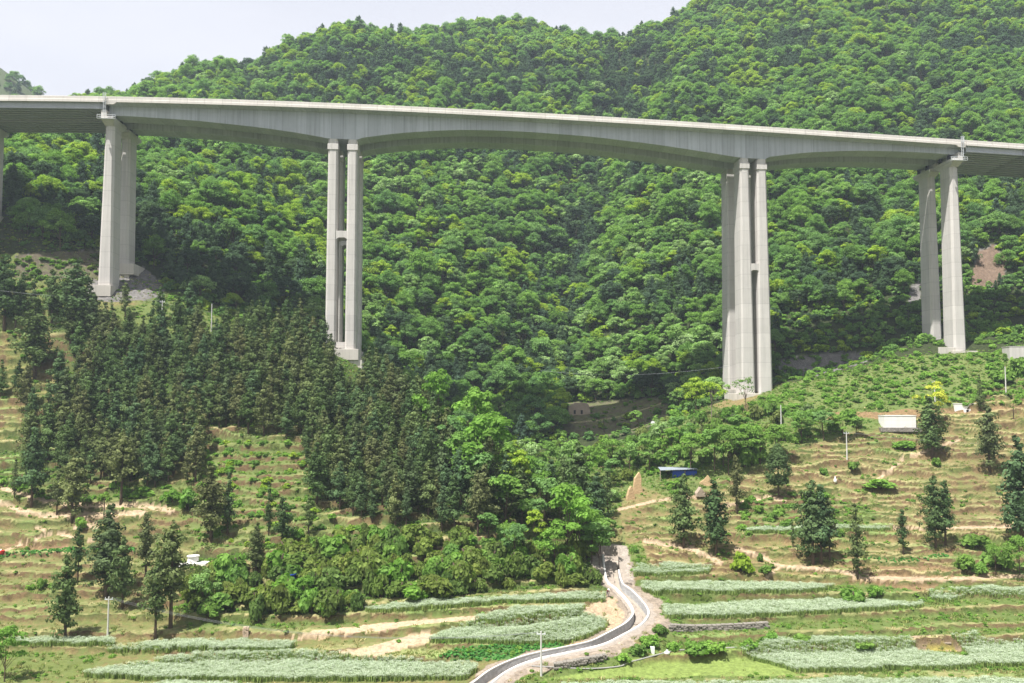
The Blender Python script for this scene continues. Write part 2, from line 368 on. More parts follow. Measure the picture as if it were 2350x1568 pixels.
def foliage(name, cols, trans=.46, tvar=.40, gain=1.42):
    m, nt, out = new_mat(name)
    oi = N(nt, 'ShaderNodeObjectInfo')
    r = ramp(nt, [((i / max(1, len(cols) - 1)), tuple(min(1, x * gain) for x in c)) for i, c in enumerate(cols)])
    nt.links.new(oi.outputs['Random'], r.inputs[0])
    at = N(nt, 'ShaderNodeAttribute', attribute_name='tint')
    k = maprange(nt, at.outputs['Fac'], 0, 1, 1 - tvar, 1 + tvar)
    mul = N(nt, 'ShaderNodeVectorMath', operation='SCALE')
    nt.links.new(r.outputs[0], mul.inputs[0]); nt.links.new(k, mul.inputs[3])
    d = N(nt, 'ShaderNodeBsdfDiffuse'); t = N(nt, 'ShaderNodeBsdfTranslucent')
    nt.links.new(mul.outputs[0], d.inputs[0])
    tc = mixc(nt, mul.outputs[0], (1.08, 1.28, .62), 1.0, 'MULTIPLY')
    nt.links.new(tc, t.inputs[0])
    mx = N(nt, 'ShaderNodeMixShader'); mx.inputs[0].default_value = trans
    nt.links.new(d.outputs[0], mx.inputs[1]); nt.links.new(t.outputs[0], mx.inputs[2])
    nt.links.new(mx.outputs[0], out.inputs[0])
    return m
def simple(name, col, rough=.8, var=.25, scale=3.0, bump=0.0, metal=0, bscale=None):
    m, nt, out = new_mat(name)
    p = N(nt, 'ShaderNodeBsdfPrincipled'); p.inputs['Roughness'].default_value = rough; p.inputs['Metallic'].default_value = metal
    p.inputs['Specular IOR Level'].default_value = .25
    g = N(nt, 'ShaderNodeNewGeometry')
    n = noise(nt, scale, 5, g.outputs['Position'])
    c = mixc(nt, tuple(x * (1 - var) for x in col), tuple(min(1, x * (1 + var)) for x in col), n.outputs[0])
    nt.links.new(c, p.inputs['Base Color'])
    if bump:
        n2 = noise(nt, bscale or scale * 2, 5, g.outputs['Position'])
        b = N(nt, 'ShaderNodeBump'); b.inputs['Strength'].default_value = bump; b.inputs['Distance'].default_value = .3
        nt.links.new(n2.outputs[0], b.inputs['Height']); nt.links.new(b.outputs[0], p.inputs['Normal'])
    nt.links.new(p.outputs[0], out.inputs[0])
    return m

def concrete(name, col, lift=4.5, streak=.35, panel=.10, sections=None):
    """cast concrete: cloudy tone, rain streaks, a joint and a tone step at every casting lift"""
    m, nt, out = new_mat(name)
    p = N(nt, 'ShaderNodeBsdfPrincipled'); p.inputs['Roughness'].default_value = .85; p.inputs['Specular IOR Level'].default_value = .2
    g = N(nt, 'ShaderNodeNewGeometry'); sx = N(nt, 'ShaderNodeSeparateXYZ'); nt.links.new(g.outputs['Position'], sx.inputs[0])
    n1 = noise(nt, .35, 6, g.outputs['Position'])
    mp = N(nt, 'ShaderNodeMapping'); mp.inputs['Scale'].default_value = (1.6, 1.6, .05); nt.links.new(g.outputs['Position'], mp.inputs[0])
    n2 = noise(nt, 1.0, 5, mp.outputs[0], .65)
    c = mixc(nt, tuple(x * .86 for x in col), tuple(min(1, x * 1.1) for x in col), n1.outputs[0])
    st = maprange(nt, n2.outputs[0], .48, .72, 0, streak)
    c = mixc(nt, c, tuple(x * .5 for x in col), st)
    axis = sx.outputs['X'] if sections else sx.outputs['Z']
    q = sections or lift
    dv = N(nt, 'ShaderNodeMath', operation='DIVIDE'); dv.inputs[1].default_value = q; nt.links.new(axis, dv.inputs[0])
    fl = N(nt, 'ShaderNodeMath', operation='FLOOR'); nt.links.new(dv.outputs[0], fl.inputs[0])
    fr = N(nt, 'ShaderNodeMath', operation='FRACT'); nt.links.new(dv.outputs[0], fr.inputs[0])
    wn = N(nt, 'ShaderNodeTexWhiteNoise', noise_dimensions='1D'); nt.links.new(fl.outputs[0], wn.inputs['W'])
    k = maprange(nt, wn.outputs[0], 0, 1, 1 - panel, 1 + panel)
    ln = N(nt, 'ShaderNodeMath', operation='LESS_THAN'); ln.inputs[1].default_value = .045; nt.links.new(fr.outputs[0], ln.inputs[0])
    k2 = maprange(nt, ln.outputs[0], 0, 1, 1, .86)
    mm = N(nt, 'ShaderNodeMath', operation='MULTIPLY'); nt.links.new(k, mm.inputs[0]); nt.links.new(k2, mm.inputs[1])
    sc = N(nt, 'ShaderNodeVectorMath', operation='SCALE'); nt.links.new(c, sc.inputs[0]); nt.links.new(mm.outputs[0], sc.inputs[3])
    nt.links.new(sc.outputs[0], p.inputs['Base Color']); nt.links.new(p.outputs[0], out.inputs[0])
    return m

M = {}
M['pier'] = concrete('pier_concrete', (.53, .50, .465), panel=.05, streak=.38)
M['girder'] = concrete('girder_concrete', (.435, .45, .475), streak=.6, panel=.09, sections=3.6)
M['beam'] = concrete('beam_concrete', (.42, .43, .45), sections=40, streak=.3)
M['parapet'] = concrete('parapet_concrete', (.60, .56, .51), sections=5.0, panel=.05, streak=.25)
M['footing'] = concrete('footing_concrete', (.56, .52, .46), streak=.5)
M['asphalt'] = simple('asphalt', (.05, .05, .052))
M['steel'] = simple('galvanised_steel', (.6, .62, .64), .45, .1, 5)
M['whitewash'] = concrete('white_concrete', (.80, .78, .74), lift=1.2, streak=.22, panel=.04)
M['canalwall'] = concrete('canal_concrete', (.62, .59, .545), sections=6, streak=.25, panel=.06)
M['canalstone'] = simple('dark_canal_masonry', (.42, .415, .41), .9, .5, 1.6, .6)
M['canalfloor'] = simple('canal_floor', (.30, .26, .21), .9, .35, .9, .4)
M['rubble'] = simple('rubble', (.30, .255, .21), .95, .45, 1.6, .9)
M['bark'] = simple('bark', (.10, .07, .05), .95, .35, 2.5)
M['barkpale'] = simple('pale_bark', (.22, .18, .14), .95, .3, 2.5)
M['pole'] = simple('pole_concrete', (.55, .53, .50), .85, .12, 2)
M['wire'] = simple('wire', (.16, .17, .17), .6, .1)
M['earthwall'] = simple('rammed_earth', (.52, .36, .20), .95, .25, 1.2, .5)
M['oldwall'] = simple('old_wall', (.34, .27, .21), .95, .3, 1.2, .5)
M['stone'] = simple('field_stone', (.22, .20, .17), .9, .65, 1.7, .8)
M['blue'] = simple('blue_sheet', (.02, .07, .42), .5, .15, 2)
M['sheetroof'] = simple('grey_sheet_roof', (.27, .30, .34), .45, .3, 1.0)
M['dark'] = simple('dark_void', (.02, .02, .02))
M['red'] = simple('red_plastic', (.62, .04, .03), .5, .1)
M['white'] = simple('white_paint', (.8, .8, .78), .6, .08)
M['darkred'] = simple('dark_red_cloth', (.22, .05, .05), .9)
M['trouser'] = simple('dark_trousers', (.05, .05, .07), .9)
M['skin'] = simple('skin', (.45, .28, .2), .6, .05)
M['pipe'] = simple('grey_pipe', (.30, .29, .27), .6, .2)
M['brick'] = simple('stacked_brick', (.50, .38, .28), .9, .3, 3, .5)

M['oak'] = foliage('broadleaf_leaves', [(.085,.150,.036),(.135,.230,.050),(.098,.180,.050),(.165,.262,.062),(.092,.170,.058),(.148,.238,.078)])
M['lime'] = foliage('yellow_green_leaves', [(.18,.26,.032),(.22,.29,.040),(.16,.25,.038)])
M['pale'] = foliage('pale_flowering_leaves', [(.18,.27,.10),(.16,.25,.075),(.225,.30,.14)], tvar=.7)
M['dkpine'] = foliage('dark_pine_needles', [(.050,.088,.044),(.070,.108,.054),(.058,.095,.062)])
M['cedar'] = foliage('cedar_needles', [(.046,.078,.030),(.078,.110,.040),(.056,.095,.044),(.098,.105,.044),(.065,.105,.036),(.110,.125,.050)], tvar=.6, trans=.3)
M['olive'] = foliage('loquat_leaves', [(.085,.130,.034),(.128,.160,.038),(.075,.125,.036),(.145,.175,.042),(.10,.15,.035)], tvar=.55)
M['bright'] = foliage('bright_shrub_leaves', [(.105,.20,.036),(.14,.245,.045),(.11,.195,.05)])
M['shrub'] = foliage('shrub_leaves', [(.095,.165,.04),(.13,.21,.045),(.11,.20,.042)])
M['yellow'] = foliage('yellow_leaves', [(.34,.36,.05),(.36,.37,.06)])
M['bamboo'] = foliage('bamboo_leaves', [(.14,.165,.055),(.16,.20,.06),(.09,.14,.06)])
M['grass'] = foliage('grass_blades', [(.13,.20,.045),(.18,.25,.06),(.26,.26,.10),(.11,.17,.04)], tvar=.35, trans=.3, gain=1.1)
M['weed'] = foliage('weed_leaves', [(.11,.21,.04),(.17,.28,.055),(.14,.22,.05)], tvar=.4)
M['straw'] = foliage('dry_grass_blades', [(.38,.32,.15),(.30,.28,.12),(.42,.36,.19)], tvar=.3, trans=.2, gain=1.0)
M['rapetop'] = foliage('rape_pods', [(.46,.52,.395),(.49,.545,.42),(.44,.505,.375)], tvar=.06, trans=.3, gain=1.0)
M['rapestem'] = foliage('rape_stems', [(.15,.21,.06),(.20,.26,.08)], tvar=.4, trans=.15)
M['potato'] = foliage('vegetable_leaves', [(.07,.20,.05),(.09,.24,.06)], tvar=.3)

def ground_mat():
    m, nt, out = new_mat('ground_soil_and_grass')
    p = N(nt, 'ShaderNodeBsdfPrincipled'); p.inputs['Roughness'].default_value = .95; p.inputs['Specular IOR Level'].default_value = .1
    g = N(nt, 'ShaderNodeNewGeometry'); pos = g.outputs['Position']
    a = N(nt, 'ShaderNodeAttribute', attribute_name='cover'); v = N(nt, 'ShaderNodeAttribute', attribute_name='veg')
    n1 = noise(nt, .55, 7, pos, .72); n2 = noise(nt, 2.0, 7, pos, .78); n3 = noise(nt, .16, 4, pos)
    n5 = noise(nt, .8, 4, pos, .6)
    ka = maprange(nt, n2.outputs[0], .28, .72, .5, 1.45); kb = maprange(nt, n5.outputs[0], .3, .7, .78, 1.22)
    km = N(nt, 'ShaderNodeMath', operation='MULTIPLY'); nt.links.new(ka, km.inputs[0]); nt.links.new(kb, km.inputs[1]); k = km.outputs[0]
    sc = N(nt, 'ShaderNodeVectorMath', operation='SCALE'); nt.links.new(a.outputs[0], sc.inputs[0]); nt.links.new(k, sc.inputs[3])
    gr = mixc(nt, (.075, .125, .030), (.17, .18, .065), n3.outputs[0])
    ad = N(nt, 'ShaderNodeMath', operation='ADD'); nt.links.new(n1.outputs[0], ad.inputs[0]); nt.links.new(v.outputs['Fac'], ad.inputs[1])
    f = maprange(nt, ad.outputs[0], .86, 1.10, 0, .85)
    c = mixc(nt, sc.outputs[0], gr, f)
    nt.links.new(c, p.inputs['Base Color'])
    b = N(nt, 'ShaderNodeBump'); b.inputs['Strength'].default_value = .7; b.inputs['Distance'].default_value = .35
    nt.links.new(n2.outputs[0], b.inputs['Height']); nt.links.new(b.outputs[0], p.inputs['Normal'])
    nt.links.new(p.outputs[0], out.inputs[0]); return m
M['ground'] = ground_mat()

# ------------------------------------------------------------------ object helpers
def tag(o, label=None, cat=None, group=None, kind=None):
    if label: o['label'] = label
    if cat: o['category'] = cat
    if group: o['group'] = group
    if kind: o['kind'] = kind
    return o
def thing(name, label, cat, loc=(0, 0, 0), rz=0, group=None):
    o = bpy.data.objects.new(name, None); COL.objects.link(o)
    o.empty_display_size = .5
    o.location = loc; o.rotation_euler = (0, 0, rz)
    return tag(o, label, cat, group)
def npmesh(name, V, F, mats, fmat=None, tint=None, smooth=False):
    V = np.ascontiguousarray(V, np.float32); F = np.ascontiguousarray(F, np.int32)
    me = bpy.data.meshes.new(name); k = F.shape[1]
    me.vertices.add(len(V)); me.vertices.foreach_set('co', V.ravel())
    me.loops.add(F.size); me.loops.foreach_set('vertex_index', F.ravel())
    me.polygons.add(len(F)); me.polygons.foreach_set('loop_start', np.arange(0, F.size, k, dtype=np.int32))
    for mt in (mats if isinstance(mats, (list, tuple)) else [mats]): me.materials.append(mt)
    if fmat is not None: me.polygons.foreach_set('material_index', np.asarray(fmat, np.int32))
    if smooth: me.polygons.foreach_set('use_smooth', np.ones(len(F), bool))
    if tint is not None:
        at = me.attributes.new('tint', 'FLOAT', 'POINT'); at.data.foreach_set('value', np.asarray(tint, np.float32))
    me.update(calc_edges=True)
    return me
def link(name, me, parent=None, loc=None):
    o = bpy.data.objects.new(name, me); COL.objects.link(o)
    if parent is not None: o.parent = parent
    if loc is not None: o.location = loc
    return o

class MB:
    """collects solid shapes into one mesh"""
    def __init__(s): s.v = []; s.f = []
    def add(s, V, F):
        b = len(s.v); s.v += [tuple(map(float, p)) for p in V]; s.f += [tuple(i + b for i in f) for f in F]; return s
    def box(s, x0, x1, y0, y1, z0, z1, fn=None):
        V = [(x, y, z) for z in (z0, z1) for y in (y0, y1) for x in (x0, x1)]
        if fn: V = [fn(*p) for p in V]
        return s.add(V, [(0, 2, 3, 1), (4, 5, 7, 6), (0, 1, 5, 4), (2, 6, 7, 3), (0, 4, 6, 2), (1, 3, 7, 5)])
    def loft(s, rings, cap=True, closed=True):
        n = len(rings[0]); V = [p for r in rings for p in r]; F = []
        for i in range(len(rings) - 1):
            for j in range(n if closed else n - 1):
                k = (j + 1) % n
                F.append((i * n + j, i * n + k, (i + 1) * n + k, (i + 1) * n + j))
        if cap and closed:
            F.append(tuple(range(n - 1, -1, -1))); F.append(tuple((len(rings) - 1) * n + j for j in range(n)))
        return s.add(V, F)
    def tube(s, P, rad, n=6):
        P = [np.array(p, float) for p in P]; rad = rad if isinstance(rad, (list, tuple, np.ndarray)) else [rad] * len(P)
        rings = []
        for i, p in enumerate(P):
            d = P[min(i + 1, len(P) - 1)] - P[max(i - 1, 0)]; d /= np.linalg.norm(d) + 1e-9
            a = np.cross(d, (0, 0, 1)) if abs(d[2]) < .95 else np.cross(d, (0, 1, 0)); a /= np.linalg.norm(a); b = np.cross(d, a)
            rings.append([p + rad[i] * (math.cos(2 * math.pi * j / n) * a + math.sin(2 * math.pi * j / n) * b) for j in range(n)])
        return s.loft(rings)
    def mesh(s, name, mat, smooth=False, bevel=0):
        import bmesh
        me = bpy.data.meshes.new(name); me.from_pydata(s.v, [], s.f); me.materials.append(mat)
        bm = bmesh.new(); bm.from_mesh(me); bmesh.ops.recalc_face_normals(bm, faces=bm.faces)
        if bevel: bmesh.ops.bevel(bm, geom=[e for e in bm.edges if len(e.link_faces) == 2 and e.calc_face_angle(0) > .6], offset=bevel, segments=2, affect='EDGES', profile=.5)
        bm.to_mesh(me); bm.free()
        if smooth: me.polygons.foreach_set('use_smooth', np.ones(len(me.polygons), bool))
        me.update(); return me
    def build(s, name, mat, parent=None, smooth=False, bevel=0): return link(name, s.mesh(name, mat, smooth, bevel), parent)

# ------------------------------------------------------------------ ground sheet
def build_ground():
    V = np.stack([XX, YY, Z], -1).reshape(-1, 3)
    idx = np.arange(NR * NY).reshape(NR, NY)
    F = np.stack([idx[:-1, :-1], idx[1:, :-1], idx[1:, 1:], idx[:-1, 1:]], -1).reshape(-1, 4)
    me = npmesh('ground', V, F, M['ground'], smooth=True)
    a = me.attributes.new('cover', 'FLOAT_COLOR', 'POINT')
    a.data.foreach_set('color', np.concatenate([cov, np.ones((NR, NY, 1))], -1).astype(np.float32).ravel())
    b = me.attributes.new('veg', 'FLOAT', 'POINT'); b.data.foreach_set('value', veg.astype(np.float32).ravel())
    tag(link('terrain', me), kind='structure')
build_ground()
# ------------------------------------------------------------------ viaduct
BT = 0.0734
EX = np.array([1, BT]) / math.hypot(1, BT); EN = np.array([-BT, 1]) / math.hypot(1, BT)
BO = np.array([0.0, 256.0])
def BW(s, a, z):                      # along the deck, across it (away from the viewer), height
    return (BO[0] + s * EX[0] + a * EN[0], BO[1] + s * EX[1] + a * EN[1], z)
def s_at(u, a, v=500):
    r = px(u, v)[0]
    return float((r * (BO[1] + a * EN[1]) - a * EN[0]) / (EX[0] - r * EX[1]))
def z_at(u, v, a):
    r, sl = px(u, v); s = s_at(u, a, v)
    return float(CAMZ + sl * (BO[1] + s * EX[1] + a * EN[1])), s
_pt = [(0,217),(120,219),(250,222),(500,228),(787,236),(1000,246),(1175,256),(1450,271),(1725,289),(2000,307),(2215,321),(2350,330)]
_zs = [z_at(u, v, 0) for u, v in _pt]
_pf = np.polyfit([s for z, s in _zs], [z for z, s in _zs], 3)
def zpar(s): return float(np.polyval(_pf, s))            # top of the parapet
def zdeck(s): return zpar(s) - 1.05
S_L = s_at(240, 0, 235); S_R = s_at(2218, 0, 330)         # movement joints
AW0, AW1 = 2.9, 9.35                                     # box webs
def leg_s(u0, u1, v): return s_at(u0, AW0, v), s_at(u1, AW0, v)
PL = [leg_s(753, 775, 345), leg_s(798, 820, 345)]
PR = [leg_s(1699, 1719, 385), leg_s(1738, 1759, 385)]
_bot = [(285,266),(450,277),(600,293),(690,306),(752,318),(823,318),(900,307),(1000,300),(1080,298),(1200,302),(1350,313),(1500,331),(1600,346),(1697,362),(1760,361),(1850,350),(1950,346),(2050,347),(2150,352),(2185,355)]
_bz = [z_at(u, v, AW0) for u, v in _bot]
_bs = np.array([s for z, s in _bz]); _bd = np.array([zdeck(s) - z for z, s in _bz])
_fs = np.arange(_bs[0] - 12, _bs[-1] + 12, .5); _fd = np.interp(_fs, _bs, _bd)
_sm = np.convolve(np.pad(_fd, 14, mode='edge'), _gs(14, 6.0), 'valid')
for lo, hi in ((PL[0][0], PL[1][1]), (PR[0][0], PR[1][1])):
    k = np.exp(-np.maximum(0, np.maximum(lo - _fs, _fs - hi)) / 5.0); _sm = _sm * (1 - k) + _fd * k
    inn = (_fs >= lo - .5) & (_fs <= hi + .5); _sm[inn] = max(_fd[inn])
def depth(s): return float(np.interp(s, _fs, _sm))
print('girder depths', [round(x, 2) for x in _bd])

W = 12.2
def section(s, a0):
    D = zdeck(s); B = D - depth(s); jd = 0.0
    P = [(0.06, D), (W - .06, D), (W - .06, D - .30), (AW1, D - 1.05), (AW1, B), (AW0, B), (AW0, D - 1.05), (0.06, D - .30)]
    return [BW(s, a0 + a, z) for a, z in P]
def stations(a, b, st=1.5):
    n = max(2, int(abs(b - a) / st) + 1); return np.linspace(a, b, n)

def make_pier_column(mb, s0, a0, a1, ztop, zbot, wt, wb, ch=.55):
    rings = []
    for z in np.linspace(ztop, zbot, 8):
        f = (ztop - z) / (ztop - zbot); w2 = (wt + (wb - wt) * f) / 2; g = .0 * f
        A0, A1 = a0 - g, a1 + g; c = ch
        rings.append([BW(s0 + x, y, z) for x, y in ((-w2 + c, A0), (w2 - c, A0), (w2, A0 + c), (w2, A1 - c), (w2 - c, A1), (-w2 + c, A1), (-w2, A1 - c), (-w2, A0 + c))])
    mb.loft(rings)

def gz(s, a): p = BW(s, a, 0); return float(ground(p[0], p[1]))

def footing(root, s0, s1, a0, a1, ztop, zbot, mat='footing', name='footing'):
    mb = MB(); mb.box(s0, s1, a0, a1, zbot, ztop, BW)
    return mb.build(name, M[mat], root, bevel=.06)

def viaduct(label, a0, near):
    org = BW(S_L, a0, 0)
    root = thing('viaduct', label, 'bridge')
    # continuous box girder of the three main spans
    mb = MB(); mb.loft([section(s, a0) for s in stations(S_L + .25, S_R - .25)])
    mb.build('box_girder', M['girder'], root)
    # parapets
    for side, lab in ((0, 'front'), (1, 'back')):
        for lo, hi in ((S_L - 110, S_L - .06), (S_L + .06, S_R - .06), (S_R + .06, S_R + 110)):
            mb = MB(); rings = []
            for s in stations(lo, hi, 3):
                T = zpar(s)
                if side == 0: prof = [(0.0, T - 1.72), (0.0, T - 1.0), (.12, T - .9), (.12, T - .05), (.17, T), (.36, T), (.42, T - .8), (.55, T - 1.03), (.30, T - 1.03), (.30, T - 1.72)]
                else: prof = [(W, T - 1.72), (W - .30, T - 1.72), (W - .30, T - 1.03), (W - .55, T - 1.03), (W - .42, T - .8), (W - .36, T), (W - .17, T), (W - .12, T - .05), (W - .12, T - .9), (W, T - 1.0)]
                rings.append([BW(s, a0 + a, z) for a, z in prof])
            mb.loft(rings); mb.build('parapet', M['parapet'], root)
    # road surface
    mb = MB(); mb.loft([[BW(s, a0 + a, z) for a, z in ((.56, zdeck(s) + .006), (W - .56, zdeck(s) + .006), (W - .56, zdeck(s) + .06), (.56, zdeck(s) + .06))] for s in stations(S_L - 110, S_R + 110, 3)])
    mb.build('road_surface', M['asphalt'], root)
    # approach spans: slab on six precast beams each
    for lo, hi in ((S_L - 110, S_L - .35), (S_R + .35, S_R + 110)):
        mb = MB(); mb.loft([[BW(s, a0 + a, z) for a, z in ((.32, zdeck(s)), (W - .32, zdeck(s)), (W - .32, zdeck(s) - .24), (.32, zdeck(s) - .24))] for s in stations(lo, hi, 3)])
        mb.build('deck_slab', M['beam'], root)
        for k in range(6):
            ac = a0 + 1.05 + k * (W - 2.1) / 5; rings = []
            for s in stations(lo, hi, 3):
                D = zdeck(s) - .243
                rings.append([BW(s, ac + a, D - z) for a, z in ((-.8, 0), (.8, 0), (.8, .16), (.12, .34), (.12, 1.75), (.30, 1.95), (.30, 2.25), (-.30, 2.25), (-.30, 1.95), (-.12, 1.75), (-.12, .34), (-.8, .16))])
            mb = MB(); mb.loft(rings); mb.build('beam', M['beam'], root)
    # twin-leg piers cast into the girder
    for (legs, wb, vt, tv, foot) in ((PL, 3.1, 338, 537, 0), (PR, 4.2, 382, 612, 1)):
        sc = (legs[0][0] + legs[1][1]) / 2
        zf = z_at(787, 802, AW0)[0] if foot == 0 else z_at(1725, 903, AW0)[0]
        if not near: zf = max(zf, gz(sc, a0 + 6) + .4) if foot == 0 else zf + 1.4
        for (s0, s1) in legs:
            w = s1 - s0; mid = (s0 + s1) / 2
            zt = zdeck(mid) - depth(mid) + .01 - .01
            zc = zt - 2.4
            mb = MB(); make_pier_column(mb, mid, a0 + AW0 + .02, a0 + AW1 - .02, zt - .004, zf - 1.0, w, wb, .5)
            leg = mb.build('leg', M['pier'], root)
            mb = MB()
            ww = w / 2 + .16
            mb.loft([[BW(mid + x, a0 + y, z) for x, y in ((-ww, AW0 - .16), (ww, AW0 - .16), (ww, AW1 + .16), (-ww, AW1 + .16))] for z in (zc + .9, zc - .9)])
            mb.build('collar', M['pier'], leg, bevel=.08)
        # tie beam halfway up, with small haunches
        i0 = (legs[0][0] + legs[0][1]) / 2; i1 = (legs[1][0] + legs[1][1]) / 2
        ztie = z_at(787, tv, AW0)[0] if foot == 0 else z_at(1735, tv, AW0)[0]
        mb = MB()
        g0 = i0 + 1.2; g1 = i1 - 1.2
        prof = [(g0, ztie + 1.0), (g1, ztie + 1.0), (g1, ztie - 1.55), (g1 - .85, ztie - 1.0), (g0 + .85, ztie - 1.0), (g0, ztie - 1.55)]
        mb.loft([[BW(s, a, z) for s, z in prof] for a in (a0 + AW0 + .25, a0 + AW1 - .25)])
        mb.build('tie_beam', M['pier'], root)
        if foot == 1:
            footing(root, legs[0][0] - 3.6, legs[1][1] + 3.4, a0 + 1.2, a0 + 11.2, zf, zf - 3.6)
            footing(root, legs[0][0] - 2.0, legs[1][1] + 1.6, a0 + 1.8, a0 + 10.6, zf - 3.5, zf - 12, name='pile_block')
        else:
            footing(root, legs[0][0] - .9, legs[1][1] + 1.2, a0 + 1.4, a0 + 10.8, zf, zf - 3.2)
            footing(root, legs[0][0] - .2, legs[1][1] + 2.2, a0 + 1.9, a0 + 10.4, zf - 3.1, zf - 9, name='pile_block')
            mb = MB(); mb.box(i0 + 1.4, i1 - 1.4, a0 + AW0 + .6, a0 + AW0 + 1.5, zf + .55, zf + 2.2, BW); mb.build('tie_beam', M['pier'], root)
    # joint piers with a hammerhead
    for (uu, vb, sgn, tag_) in ((250, 656, 1, 'L'), (2189, 806, -1, 'R')):
        s0 = s_at(250 if sgn > 0 else 2189, 3.0, 400) + (-.2 if sgn > 0 else .2)
        ztop = zdeck(s0) - 4.55
        zf = z_at(uu, vb, 3.0)[0]
        if not near: zf = z_at(292, 607, a0 + 3)[0] if sgn > 0 else z_at(2140, 785, a0 + 3)[0]
        mb = MB(); make_pier_column(mb, s0, a0 + 2.95, a0 + 9.3, ztop - 2.2, zf - 1.0, 2.6, 4.1 if near else 3.7, .6)
        mb.build('column', M['pier'], root)
        mb = MB(); rings = []
        for (z, sa, ea, hw) in ((ztop, .75, 11.45, 1.75), (ztop - .95, .75, 11.45, 1.75), (ztop - .952, .8, 11.4, 1.7), (ztop - 2.2, 2.9, 9.35, 1.32)):
            rings.append([BW(s0 + x, a0 + a, z) for x, a in ((-hw, sa), (hw, sa), (hw, ea), (-hw, ea))])
        mb.loft(rings); cap = mb.build('crosshead', M['pier'], root)
        # step that carries the lighter approach beams
        x0, x1 = (-1.72, -.15) if sgn > 0 else (.15, 1.72)
        mb = MB(); mb.box(s0 + x0, s0 + x1, a0 + .78, a0 + 11.42, ztop + .003, zdeck(s0) - 2.75, BW); mb.build('bearing_step', M['pier'], cap)
        for k in range(6):
            ac = a0 + 1.05 + k * (W - 2.1) / 5
            mb = MB(); mb.box(s0 + (-1.3 if sgn > 0 else .7), s0 + (-.7 if sgn > 0 else 1.3), ac - .28, ac + .28, zdeck(s0) - 2.748, zdeck(s0) - 2.50, BW); mb.build('bearing', M['dark'], cap)
        for ac in (a0 + 3.6, a0 + 8.6):
            mb = MB(); hs = s0 + (1.15 if sgn > 0 else -1.15)
            mb.box(hs - .4, hs + .4, ac - .45, ac + .45, ztop + .003, zdeck(hs) - depth(hs) - .003, BW); mb.build('bearing', M['dark'], cap)
        if near:
            # inspection platform with rails, and the ladder down from the deck
            mb = MB()
            mb.box(s0 - 2.6, s0 + 2.6, a0 + .0, a0 + .70, ztop - .98, ztop - .90, BW)
            pl = mb.build('platform', M['steel'], root)
            mb = MB()
            for zz in (ztop - .4, ztop + .12):
                mb.tube([BW(s0 - 2.58, a0 + .03, zz), BW(s0 + 2.58, a0 + .03, zz)], .045, 5)
            for x in (-2.58, -1.72, 1.72, 2.58):
                mb.tube([BW(s0 + x, a0 + .03, ztop - .9), BW(s0 + x, a0 + .03, ztop + .12)], .05, 5)
                if abs(x) > 2: mb.tube([BW(s0 + x, a0 + .03, ztop + .1), BW(s0 + x, a0 + .68, ztop + .1)], .045, 5)
            mb.build('railing', M['steel'], pl)
            ls = s0 - .45 if sgn > 0 else s0 + .9
            mb = MB(); zt_ = zpar(ls) + .9
            for x in (-.32, .32): mb.tube([BW(ls + x, a0 - .25, ztop + .0), BW(ls + x, a0 - .25, zt_)], .05, 5)
            for zz in np.arange(ztop + .3, zt_, .42): mb.tube([BW(ls - .32, a0 - .25, zz), BW(ls + .32, a0 - .25, zz)], .035, 5)
            if True:
                for zz in np.arange(zpar(ls) - .9, zt_ + .1, .55):
                    mb.tube([BW(ls - .45, a0 - .25, zz), BW(ls - .4, a0 - .8, zz), BW(ls, a0 - 1.0, zz), BW(ls + .4, a0 - .8, zz), BW(ls + .45, a0 - .25, zz)], .03, 4)
                for x, y in ((-.4, -.8), (0, -1.0), (.4, -.8)): mb.tube([BW(ls + x, a0 + y, zpar(ls) - .9), BW(ls + x, a0 + y, zt_)], .03, 4)
            mb.build('ladder', M['steel'], root)
        # drip block where the slab thickens at the joint
        js, je = (S_L + .3, S_L + 3.4) if sgn > 0 else (S_R - 3.4, S_R - .3)
        if sgn > 0: prof = [(js, -.0), (je, 0), (je - .9, -.62), (js, -.62)]
        else: prof = [(js, 0), (je, 0), (je, -.62), (js + .9, -.62)]
        mb = MB(); mb.loft([[BW(s, a, zpar(s) - 1.722 + z) for s, z in prof] for a in (a0 + .02, a0 + .5)]); mb.build('slab_edge_block', M['parapet'], root)
        gzz = gz(s0, a0 + 3)
        if sgn > 0:
            footing(root, s0 - (3.9 if near else 3.2), s0 + (2.4 if near else 4.2), a0 + 1.2, a0 + 10.6, zf, zf - 3.3)
            footing(root, s0 - (3.0 if near else 2.4), s0 + (2.0 if near else 2.6), a0 + 1.7, a0 + 10.2, zf - 3.2, zf - 9, name='pile_block')
        else:
            footing(root, s0 - (3.2 if near else 2.6), s0 + (4.4 if near else 3.0), a0 + 1.3, a0 + 10.8, zf, zf - 4.0)
            if near:
                mb = MB(); mb.box(s0 - 7.4, s0 - 2.2, a0 + 2.1, a0 + 2.9, zf - 3, zf + 1.1, BW); mb.build('retaining_wall', M['footing'], root, bevel=.05)
    # the next approach piers
    for ss in (S_L - 39.5, S_R + 36):
        zt = zdeck(ss) - 2.75; zf = gz(ss, a0 + 6) + (1.0)
        if ss < 0 and not near: zf = z_at(2, 492, a0 + 3)[0]
        mb = MB(); make_pier_column(mb, ss, a0 + 3, a0 + 9.2, zt - 2.0, min(zf, zt - 8) - 3, 2.4, 3.0, .5); mb.build('column', M['pier'], root)
        mb = MB(); rings = []
        for (z, sa, ea, hw) in ((zt, .75, 11.45, 1.2), (zt - .9, .75, 11.45, 1.2), (zt - 2.0, 2.9, 9.3, 1.22)):
            rings.append([BW(ss + x, a0 + a, z) for x, a in ((-hw, sa), (hw, sa), (hw, ea), (-hw, ea))])
        mb.loft(rings); mb.build('crosshead', M['pier'], root)
